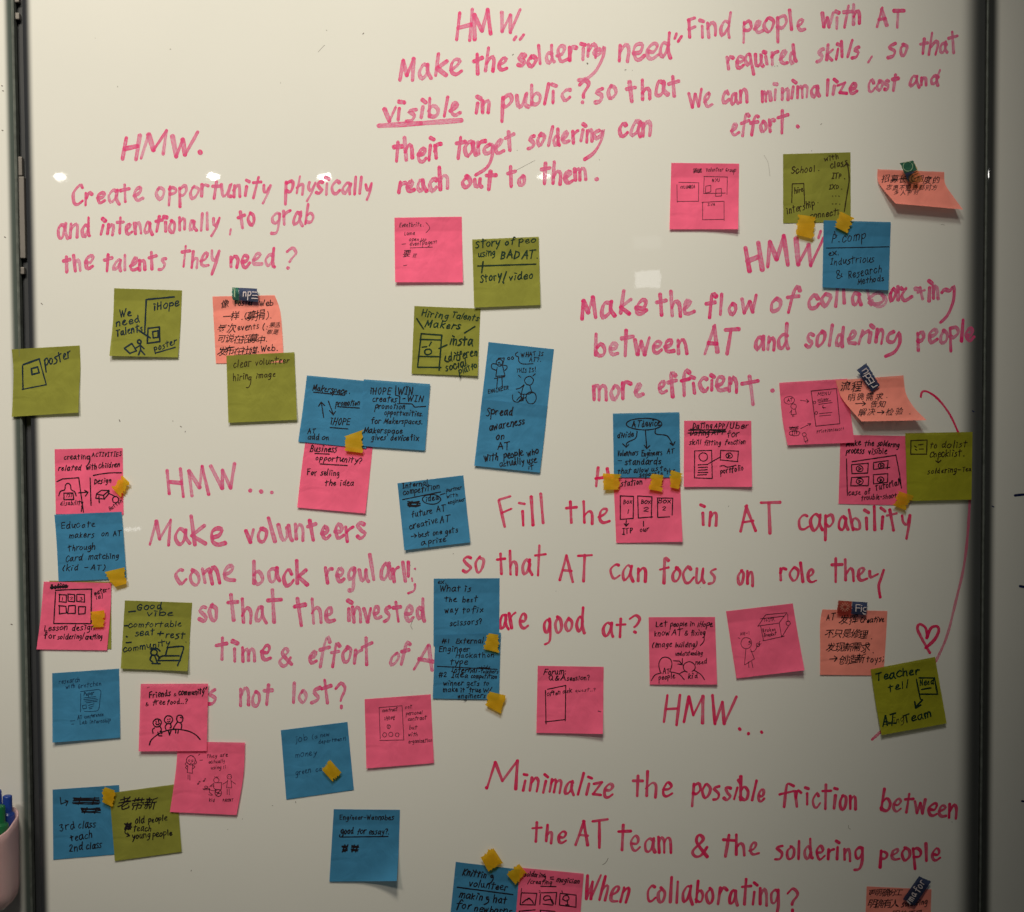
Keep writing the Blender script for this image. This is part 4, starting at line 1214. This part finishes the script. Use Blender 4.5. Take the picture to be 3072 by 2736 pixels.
note('12', 'blue', [(1420, 1392), (1410, 1640), (1400, 1879)], [(1923, 1374), (1915, 1630), (1908, 1887)], 1, .0008,
     'blue note reading External Engineer Hackathon type', 'black', 9,
     [('#1', 1468, 1456, 1525, 1456, 24), ('External', 1577, 1456, 1785, 1452, 25), ('Engineer', 1450, 1517, 1682, 1520, 26), ('Hackathon', 1578, 1565, 1870, 1562, 23), ('type', 1532, 1618, 1662, 1618, 25), ('Internal', 1543, 1675, 1735, 1680, 23), ('-kids', 1750, 1655, 1838, 1655, 17), ('-teachers', 1750, 1683, 1900, 1685, 17), ('#2', 1448, 1715, 1505, 1714, 24), ('Idea', 1545, 1717, 1668, 1717, 25), ('competition', 1692, 1722, 1892, 1727, 21), ('winner', 1482, 1780, 1632, 1775, 23), ('gets', 1662, 1782, 1755, 1778, 22), ('to', 1787, 1780, 1828, 1778, 22), ('make', 1480, 1829, 1590, 1825, 24), ('it', 1614, 1829, 1645, 1829, 23), ('true', 1680, 1832, 1767, 1830, 23), ('w/', 1787, 1830, 1850, 1828, 22), ('engineers', 1592, 1876, 1802, 1872, 22)],
     ['1437,1632 1895,1655', ('1755,1640 1840,1648', .8)])
note('12', 'blue', [(1130, 229), (1183, 742)], [(1635, 168), (1688, 682)], 0, .005,
     'blue tilted note headed Internal competition with the word idea circled', 'black', 9,
     [('Internal', 1172, 267, 1362, 240, 24), ('competition', 1174, 320, 1450, 270, 25), ('idea', 1347, 372, 1445, 352, 26), ('partner', 1505, 297, 1620, 275, 18), ('with', 1507, 342, 1595, 328, 19), ('engineer', 1520, 390, 1650, 362, 17), ('future', 1242, 490, 1395, 460, 26), ('AT', 1432, 450, 1500, 440, 30), ('creative', 1225, 582, 1437, 530, 26), ('AT', 1458, 537, 1530, 525, 34), ('best', 1292, 642, 1375, 632, 23), ('one', 1402, 627, 1470, 617, 23), ('gets', 1497, 620, 1590, 602, 24), ('a', 1312, 705, 1345, 698, 24), ('prize', 1367, 697, 1500, 672, 24)],
     ['1170,353 1462,295', 'o 1392,352,70,37', '1460,318 1496,308', '1237,636 1275,630', '1258,618 1277,630 1262,646'] + [(q, 1.5) for q in scrib(1208, 368, 1305, 410, 8)])
note('22', 'pink', [(1139, 1256), (1147, 1772)], [(1648, 1254), (1665, 1772)], 0, .004,
     'pink note of two heads reading Let people know AT & fixing', 'black', 8.5,
     [('Let', 1193, 1327, 1278, 1325, 24), ('people', 1305, 1328, 1430, 1325, 23), ('in', 1456, 1325, 1490, 1325, 22), ('iHope', 1512, 1327, 1625, 1325, 23), ('know', 1182, 1401, 1295, 1395, 27), ('AT', 1317, 1396, 1390, 1393, 29), ('&', 1413, 1395, 1442, 1395, 25), ('fixing', 1465, 1396, 1570, 1390, 25), ('(image', 1165, 1486, 1315, 1482, 24), ('building)', 1342, 1486, 1505, 1480, 23), ('understanding', 1342, 1551, 1550, 1545, 20), ('need', 1498, 1617, 1582, 1610, 21), ('AT', 1250, 1690, 1300, 1686, 25), ('people', 1217, 1737, 1340, 1722, 25), ('kid', 1443, 1727, 1515, 1720, 24)],
     ['~1565,1400 1562,1440 1535,1472', '1330,1590 1375,1592 1397,1620', '1397,1572 1397,1620 1362,1615', '~1230,1682 1218,1620 1235,1575 1270,1562 1308,1580 1318,1620 1300,1675', '~1160,1740 1190,1700 1235,1685', '~1305,1672 1370,1690 1412,1735', 'o 1450,1638,46,40,.86,1.9', '~1372,1692 1400,1675 1425,1670', '~1490,1665 1540,1695 1566,1735'])
note('22', 'pink', [(1732, 1210), (1770, 1460), (1813, 1725)], [(2244, 1150), (2286, 1400), (2335, 1663)], 0, .006,
     'pink tilted note of a person beside a drawn Broken bracket box', 'black', 5,
     [('NE-!', 1842, 1395, 1912, 1385, 15), ('To', 2022, 1292, 2048, 1288, 13), ('ITP.', 2060, 1288, 2107, 1282, 14), ('Broken', 2014, 1371, 2110, 1358, 17), ('Bracket', 2022, 1407, 2117, 1392, 16)],
     ['1825,1412 1838,1420', 'o 1888,1455,41,42', ('o 1913,1444,5,5', 1.3), '~1905,1462 1918,1462 1924,1455', '1885,1498 1876,1620', '1920,1500 1950,1575 1878,1620', '1905,1600 1908,1640', '1930,1595 1938,1645', '~1925,1520 1950,1515 1970,1485', 'o 1978,1468,13,14', '1985,1450 1992,1440', '1992,1462 2002,1458', '1977,1325 2037,1237 2199,1220 2137,1300 1977,1325', '1999,1270 2177,1248', '1997,1325 2020,1435', '2142,1302 2159,1410', '2014,1438 2180,1400', '2159,1410 2212,1325', 'o 2210,1302,17,17', '2205,1230 2208,1290', '~1975,1470 1990,1460 1985,1480 1970,1478'])
note('32', 'coral', [(498, 1196), (481, 1300), (482, 1500), (481, 1697)], [(997, 1208), (984, 1450), (966, 1703)], 0, .0015,
     'coral note of Chinese lines starting AT, taped with a red sunburst print', 'black', 8.5,
     [('AT', 528, 1279, 592, 1275, 31), ('Creative', 790, 1297, 970, 1290, 26), ('.', 872, 1423, 878, 1423, 25), ('.', 885, 1528, 891, 1528, 25), ('toys;', 835, 1602, 970, 1592, 28)],
     ['555,1577 610,1571', '590,1552 613,1571 592,1592'], chinese=[('发挥', 632, 1270, 775, 75), ('不只是修理', 522, 1380, 850, 72), ('发现新需求', 532, 1485, 865, 72), ('创造新', 630, 1580, 825, 74)])
note('33', 'lime', [(868, -72), (905, 180), (952, 433)], [(1362, -167), (1405, 80), (1452, 343)], 2, .004,
     'yellow-green tilted note reading Teacher tell AT Team', 'green', 14,
     [('Teacher', 912, 18, 1245, -40, 38), ('tell', 1007, 100, 1155, 68, 33), ('Need', 1247, 52, 1355, 40, 28), ('AT', 962, 367, 1055, 352, 55), ('Team', 1127, 342, 1335, 288, 38)],
     ['1220,5 1250,155 1266,162 1218,212', ('1206,178 1215,222 1252,200', 1.2), '1240,-5 1358,-8 1380,118 1250,120', '1260,82 1330,72', ('985,330 1062,345', .7), ('970,350 1066,338', .7)], more=[('black', 6, [('ing', 1042, 345, 1122, 330, 30)])])
note('23', 'pink', [(289, -99), (278, 415)], [(795, -91), (789, 424)], 0, .005,
     'pink note headed Forum: Q&A session with an empty drawn frame', 'black', 9,
     [('Forum:', 335, -28, 505, -38, 27), ('Q&A', 372, 13, 498, 10, 26), ('session?', 512, 13, 685, 9, 22), ('often', 360, 131, 460, 120, 21), ('ask', 480, 112, 550, 107, 21), ('quest..?', 577, 101, 730, 94, 14)],
     ['363,80 505,52 500,322', '348,90 353,346', '346,330 500,312', ('753,248 775,255', .7)])
note('13', 'blue', [(642, 1000), (608, 1555)], [(1150, 1005), (1140, 1300), (1125, 1551)], 0, .004,
     'blue note reading Engineer-Wannabes, good for essay, one corner lifting', 'black', 10,
     [('Engineer-Wannabes', 687, 1079, 1097, 1080, 23), ('good', 697, 1190, 790, 1186, 29), ('for', 822, 1190, 885, 1190, 28), ('essay?', 912, 1192, 1052, 1190, 25), ('.', 1058, 1190, 1063, 1190, 25)],
     ['~690,1195 686,1212 705,1214', '700,1214 1058,1209'] + [(q, 1.2) for q in scrib(706, 1275, 748, 1328, 7) + scrib(775, 1275, 832, 1327, 8)], corner=.012)
note('13', 'blue', [(1577, 1404), (1526, 1900)], [(2082, 1464), (2030, 1960)], 0, .0008,
     'blue note reading Knitting volunteer making hat for newborns', 'black', 11.5,
     [('Knittin', 1627, 1505, 1808, 1528, 33, .2), ('volunteer', 1677, 1590, 1972, 1622, 30, .15), ('makin', 1602, 1677, 1782, 1697, 32, .2), ('hat', 1863, 1712, 1962, 1722, 33, .15), ('for', 1582, 1757, 1690, 1765, 33, .15), ('newborns', 1717, 1782, 2000, 1806, 31, .15)],
     ['1590,1598 2015,1655', '~1862,1505 1846,1508 1850,1525 1862,1515 1862,1540 1845,1565 1822,1572', '~1828,1672 1812,1678 1816,1696 1828,1685 1828,1710 1812,1725 1795,1728'])
note('23', 'pink', [(152, 1448), (110, 1950)], [(642, 1494), (600, 1995)], 1, .0008,
     'pink note equating soldering with magician above three drawn frames', 'black', 10,
     [('solderin', 185, 1513, 325, 1523, 23), ('/creating', 213, 1570, 392, 1578, 21), ('magician', 432, 1556, 605, 1570, 23), ('1', 158, 1632, 168, 1632, 19), ('2', 297, 1640, 312, 1641, 11), ('3', 465, 1645, 480, 1646, 13)],
     ['312,1591 430,1593', '388,1522 410,1520', '388,1535 412,1535', '~345,1500 332,1508 338,1522 348,1510 348,1535 335,1550', '165,1642 282,1645 268,1737', '165,1642 154,1733 264,1735', '310,1650 305,1730', '318,1640 435,1640 425,1732', '330,1728 405,1736', '462,1645 582,1660 583,1752 455,1735 460,1655', '~172,1720 190,1700 205,1692 220,1688 240,1698 258,1722', 'o 222,1692,10,10,.6,2.8', '~345,1700 332,1685 350,1665 380,1668 388,1690 372,1692 345,1700', ('395,1695 408,1725', 1.8), '~480,1690 490,1668 515,1662 530,1685 510,1705 480,1690', '515,1695 518,1732', '505,1733 530,1734', '148,1782 270,1772', '308,1776 422,1785', '150,1782 146,1850', '310,1778 306,1850'])
note('33', 'coral', [(838, 1592), (818, 2090)], [(1335, 1615), (1318, 2110)], 0, .0012,
     'coral note of Chinese lines at the board bottom, taped with a printed strip', 'black', 8.5,
     [('soldering', 1105, 1747, 1300, 1728, 24)], chinese=[('更明确分工', 855, 1638, 1115, 62), ('明确有人', 855, 1725, 1085, 68), ('明的不是', 1030, 1800, 1270, 60)])

# ------------------------------------------------------------------ yellow tape
for code, pts, lab in (
        ('30', [(312, 1643), (440, 1662), (425, 1832), (298, 1797)], 'yellow tape piece hanging from the lower edge of the School note'),
        ('30', [(640, 1622), (735, 1668), (683, 1783), (592, 1737)], 'yellow tape piece joining the School note to the P.comp note'),
        ('11', [(730, 1605), (860, 1560), (863, 1735), (730, 1718)], 'torn yellow tape piece between the Makerspace and WIN - WIN notes'),
        ('22', [(788, 153), (918, 160), (912, 277), (792, 280)], 'yellow tape piece on the station note, nearest a crimson letter H'),
        ('22', [(1165, 155), (1253, 168), (1235, 292), (1135, 275)], 'yellow tape piece at the middle of the station note top edge'),
        ('22', [(1312, 128), (1400, 155), (1370, 275), (1303, 260)], 'yellow tape piece on the station note, nearest the drawn phone note'),
        ('32', [(1085, 290), (1195, 325), (1130, 433), (1043, 400)], 'yellow tape piece between the video frames note and the checklist note'),
        ('02', [(938, 172), (995, 225), (920, 332), (858, 265)], 'yellow tape piece on the creating ACTIVITIES note'),
        ('02', [(800, 910), (955, 873), (965, 1000), (875, 1025)], 'yellow tape piece under the Educate makers note corner'),
        ('02', [(690, 1215), (800, 1202), (795, 1330), (712, 1335)], 'yellow tape piece on the Lesson design note'),
        ('03', [(795, 828), (887, 858), (860, 982), (782, 945)], 'yellow tape piece joining the 3rd class note and the old people note'),
        ('13', [(617, 626), (700, 718), (632, 788), (548, 695)], 'yellow tape piece stuck over the green card writing'),
        ('12', [(1825, 1378), (1903, 1390), (1903, 1528), (1793, 1500)], 'yellow tape piece on the top corner of the Hackathon note'),
        ('13', [(1828, 97), (1960, 128), (1920, 267), (1805, 205)], 'yellow tape piece under the bottom corner of the Hackathon note'),
        ('13', [(1862, 1293), (1940, 1413), (1825, 1475), (1768, 1370)], 'yellow tape piece on the top edge of the Knitting note'),
        ('23', [(145, 1418), (205, 1490), (120, 1580), (52, 1500)], 'yellow tape piece joining the Knitting note and the magician note')):
    strip(code, pts, lab, 0.0048)

# ------------------------------------------------------------------ printed see-through tape
FILM_B = film_mat('blue_printed_film', (0.085, 0.115, 0.25), (0.05, 0.07, 0.16), 0.45)
FILM_T = film_mat('teal_printed_film', (0.06, 0.26, 0.20), (0.03, 0.16, 0.13), 0.45)
FILM_R = film_mat('red_printed_film', (0.50, 0.11, 0.085), (0.40, 0.06, 0.045), 0.45)
FILM_C = film_mat('clear_orange_film', (0.92, 0.72, 0.45), (0.6, 0.3, 0.12), 0.25)
RAYS = plain('faded_print', (0.66, 0.30, 0.23), 0.5)
RING = plain('pale_green_print', (0.38, 0.52, 0.34), 0.5)


def sub_strip(parent, ce, name, code, pts, base, mat, curves=(), w=4, mat2=None, torn=0.8):
    o, c2 = strip(code, pts, '', base, mat, name, '', None, torn)
    for k in ('label', 'category', 'group'):
        if k in o:
            del o[k]
    o.parent = parent
    o.location = c2 - ce
    return o


def print_on(parent, ce, name, code, strokes, w, base, mat):
    fr, sc = frame(code)
    mb = MB()
    for e in strokes:
        sm, pts = parse(e) if isinstance(e, str) else e
        for run in pieces(sm, [fr(*p) for p in pts]):
            ribbon(mb, run, w * TS, lambda x, y, l: P(x, y, base + l), .0001, .6)
    rebase(mb, ce)
    return link(name, mb.mesh(name), mat, parent)


def printed(code, pts, label, split, mats, base):
    """printed tape: a backing film of two colours, SPLIT along its length"""
    a, b, c, d = pts
    m1 = (a[0] + (b[0] - a[0]) * split, a[1] + (b[1] - a[1]) * split)
    m2 = (d[0] + (c[0] - d[0]) * split, d[1] + (c[1] - d[1]) * split)
    t = bpy.data.objects.new('printed_tape', None)
    COL.objects.link(t)
    fr, _ = frame(code)
    ce = Vector(P(*fr((a[0] + c[0]) / 2, (a[1] + c[1]) / 2), base))
    t.location = ce
    tag(t, label, 'tape', 'printed tape strips')
    if split > 0:
        sub_strip(t, ce, 'film', code, [a, m1, m2, d], base, mats[0])
    sub_strip(t, ce, 'film', code, [m1, b, c, m2], base, mats[1])
    return t, ce


TB = 0.0052
t, ce = printed('01', [(1778, 465), (1972, 475), (1982, 578), (1782, 560)], 'blue and teal printed tape on top of the Foster Web note', .26, (FILM_T, FILM_B), TB)
print_on(t, ce, 'lettering', '01', text_strokes('np', 1862, 532, 1922, 535, 34, 0, .2) + [(False, [(1934, 500), (1970, 502)]), (False, [(1936, 526), (1972, 528)]), (False, [(1930, 548), (1972, 551)])], 6.5, TB + .0003, LETTER)
print_on(t, ce, 'print_marking', '01', ['~1786,470 1796,490 1796,535', '1801,472 1800,540'], 4, TB + .0003, RING)
t, ce = printed('31', [(760, 1100), (835, 1047), (940, 1215), (878, 1265)], 'blue printed tape holding the coral note over the MENU note', 0, (FILM_B, FILM_B), TB + .001)
fr_, _ = frame('31')
a0, b0 = (2560, 1080), 100 / 1655.0
loc = lambda x, y: ((a0[0] + x * b0 - 2272) / TS, (a0[1] + y * b0 - 680) / TS)
print_on(t, ce, 'lettering', '31', [(True, [loc(650, 410), loc(560, 470), loc(440, 545)]), (True, [loc(630, 430), loc(720, 500), loc(730, 570), loc(680, 610), loc(520, 690)]), (False, [loc(795, 640), loc(480, 830)]),
                                    (True, [loc(640, 740), loc(760, 680), loc(850, 740), loc(850, 840), loc(740, 900), loc(640, 850), loc(620, 780)]), (False, [loc(910, 860), loc(1040, 1070)]), (False, [loc(1040, 1070), loc(750, 1230)]), (False, [loc(750, 1230), loc(620, 1040)]), (False, [loc(880, 1140), loc(770, 970)]),
                                    (False, [loc(1180, 1250), loc(980, 1370)]), (True, [loc(980, 1370), loc(960, 1330), loc(910, 1290)])], 6.5, TB + .0013, LETTER)
t, ce = printed('32', [(620, 1128), (845, 1142), (835, 1240), (610, 1222)], 'red sunburst and blue printed tape on the coral AT note', .48, (FILM_R, FILM_B), TB)
rays = []
for i in range(12):
    an = i * math.pi / 6
    rays.append((False, [(672 + 17 * math.cos(an), 1178 + 15 * math.sin(an)), (672 + 38 * math.cos(an), 1178 + 35 * math.sin(an))]))
print_on(t, ce, 'print_marking', '32', rays, 4, TB + .0003, RAYS)
print_on(t, ce, 'lettering', '32', [(False, [(757, 1159), (755, 1210)]), (False, [(757, 1159), (790, 1161)]), (False, [(757, 1184), (786, 1186)]), (False, [(798, 1180), (796, 1212)]), (False, [(800, 1165), (801, 1167)]), (True, [(834, 1183), (818, 1182), (812, 1197), (820, 1210), (833, 1210)]), (True, [(808, 1222), (818, 1232), (832, 1232)])], 6.5, TB + .0003, LETTER)
t, ce = printed('33', [(1115, 1690), (1240, 1513), (1333, 1555), (1205, 1740)], 'blue printed tape lying diagonally on the lowest coral note', 0, (FILM_B, FILM_B), TB)
print_on(t, ce, 'lettering', '33', text_strokes('ma', 1188, 1712, 1222, 1652, 34, 0, .2) + text_strokes('for', 1240, 1640, 1288, 1562, 36, 0, .2) + [(False, [(1148, 1702), (1172, 1728)])], 7, TB + .0003, LETTER)
t, ce = printed('30', [(1093, 1250), (1195, 1230), (1275, 1392), (1165, 1402)], 'teal printed tape with a pale ring on the strongly curled coral note', 0, (FILM_C, FILM_C), TB + .006)
sub_strip(t, ce, 'film', '30', [(1093, 1250), (1195, 1230), (1224, 1302), (1128, 1330)], TB + .0064, FILM_T)
sub_strip(t, ce, 'film', '30', [(1128, 1330), (1224, 1302), (1165, 1345), (1160, 1400)], TB + .0064, FILM_B)
print_on(t, ce, 'print_marking', '30', ['o 1154,1275,37,36,.2,-2.3', 'o 1154,1275,37,36,.3,-.7', 'o 1154,1275,37,36,.42,1.4'], 4.5, TB + .0067, RING)
print_on(t, ce, 'print_marking', '30', ['~1225,1312 1180,1335 1160,1358 1165,1385 1195,1408 1235,1400', '~1232,1330 1195,1345 1180,1362 1188,1385 1215,1392', '~1240,1352 1205,1368'], 5, TB + .0067, INK['brown'])

# ------------------------------------------------------------------ pen cup with board markers
pinkcup = plain('pale_pink_plastic', (0.62, 0.40, 0.42), 0.38, noise=.03)


def rring(cx, cy, hx, hy, r, z, n=8):
    out = []
    for qx, qy, a0 in ((1, 1, 0), (-1, 1, 90), (-1, -1, 180), (1, -1, 270)):
        for i in range(n):
            a = math.radians(a0 + 90 * i / (n - 1))
            out.append((cx + qx * (hx - r) + r * math.cos(a), cy + qy * (hy - r) + r * math.sin(a), z))
    return out


def loft(mb, rings, cap0=True, cap1=True):
    b = len(mb.v)
    n = len(rings[0])
    for r in rings:
        mb.v += r
    for i in range(len(rings) - 1):
        for j in range(n):
            k = (j + 1) % n
            mb.f.append([b + i * n + j, b + i * n + k, b + (i + 1) * n + k, b + (i + 1) * n + j])
    if cap0:
        mb.f.append([b + j for j in range(n)][::-1])
    if cap1:
        mb.f.append([b + (len(rings) - 1) * n + j for j in range(n)])


pt, pb = P(51, 2421, 0.012), P(54, 2712, 0.03)
CX1 = P(57, 2560, 0.006).x + 0.0075           # outer side wall nearest the seam
HX, HY = 0.045, 0.034
ccx, ccy = CX1 - HX, -0.003 - HY
zt, zb = pt.z, pt.z - 0.108
mb = MB()
rings = []
slope = lambda r, k: [(x, y, z + k * (y - ccy - HY) * .27) for x, y, z in r]
for q, ins in ((0, .020), (.003, .012), (.008, .005), (.014, .0015), (.022, 0)):
    rings.append(rring(ccx, ccy, HX - ins, HY - ins, .026 - ins * .4, zb + q))
for q in (.3, .6, .9):
    rings.append(slope(rring(ccx, ccy, HX + .001 * q, HY, .026, zb + (zt - zb) * q), q))
rings.append(slope(rring(ccx, ccy, HX + .001, HY, .026, zt - .0008), 1))
rings.append(slope(rring(ccx, ccy, HX + .0002, HY - .0008, .0255, zt), 1))
rings.append(slope(rring(ccx, ccy, HX - .0012, HY - .002, .0245, zt - .0006), 1))
rings.append(rring(ccx, ccy, HX - .003, HY - .003, .022, zb + .02))
loft(mb, rings)
cc = Vector((ccx, ccy, zb))
rebase(mb, cc)
cup = link('pen_cup', mb.mesh('pen_cup', True), pinkcup)
cup.location = cc
tag(cup, 'pale pink pen cup fixed to the white panel, holding markers', 'pen cup')


def marker(x, y, ztop, rad, lean, colm, label, bodym):
    """board marker standing cap up: cap with a stepped knob, barrel below"""
    t = bpy.data.objects.new('board_marker', None)
    COL.objects.link(t)
    t.location = (x, y, ztop)
    t.rotation_euler = (lean[0], lean[1], 0)
    tag(t, label, 'marker', 'board markers in the pen cup')

    def lathe(name, prof, m):
        mb = MB()
        loft(mb, [[(r * math.cos(2 * math.pi * k / 24), r * math.sin(2 * math.pi * k / 24), z) for k in range(24)] for r, z in prof])
        link(name, mb.mesh(name, True), m, t)
    R = rad
    lathe('cap', [(R * .42, 0), (R * .58, -.0006), (R * .63, -.002), (R * .64, -.018), (R * .70, -.0195), (R * .93, -.0205), (R, -.022), (R * 1.0, -.034), (R * .93, -.037), (R * .90, -.060)][::-1], colm)
    lathe('barrel', [(R * .80, -.115), (R * .86, -.112), (R * .86, -.060)], bodym)
    return t


blu = plain('blue_cap_plastic', (0.012, 0.050, 0.30), 0.35, noise=.03)
grn = plain('green_cap_plastic', (0.006, 0.13, 0.045), 0.35, noise=.03)
whp = plain('white_barrel_plastic', (0.7, 0.7, 0.68), 0.4, noise=.03)
# tops of the caps, where the photo shows them
for px, py, off, rad, lean, m, lab in ((22, 2386, .022, .0080, (.03, .03), blu, 'blue capped board marker nearest the dark seam, tallest in view'),
                                       (-2, 2416, .038, .0100, (-.03, .025), grn, 'green capped board marker standing in the pink pen cup'),
                                       (-10, 2370, .020, .0080, (.02, -.02), blu, 'blue capped board marker mostly outside the picture edge')):
    p = P(px, py, off)
    marker(p.x, p.y, p.z, rad, lean, m, lab, whp)
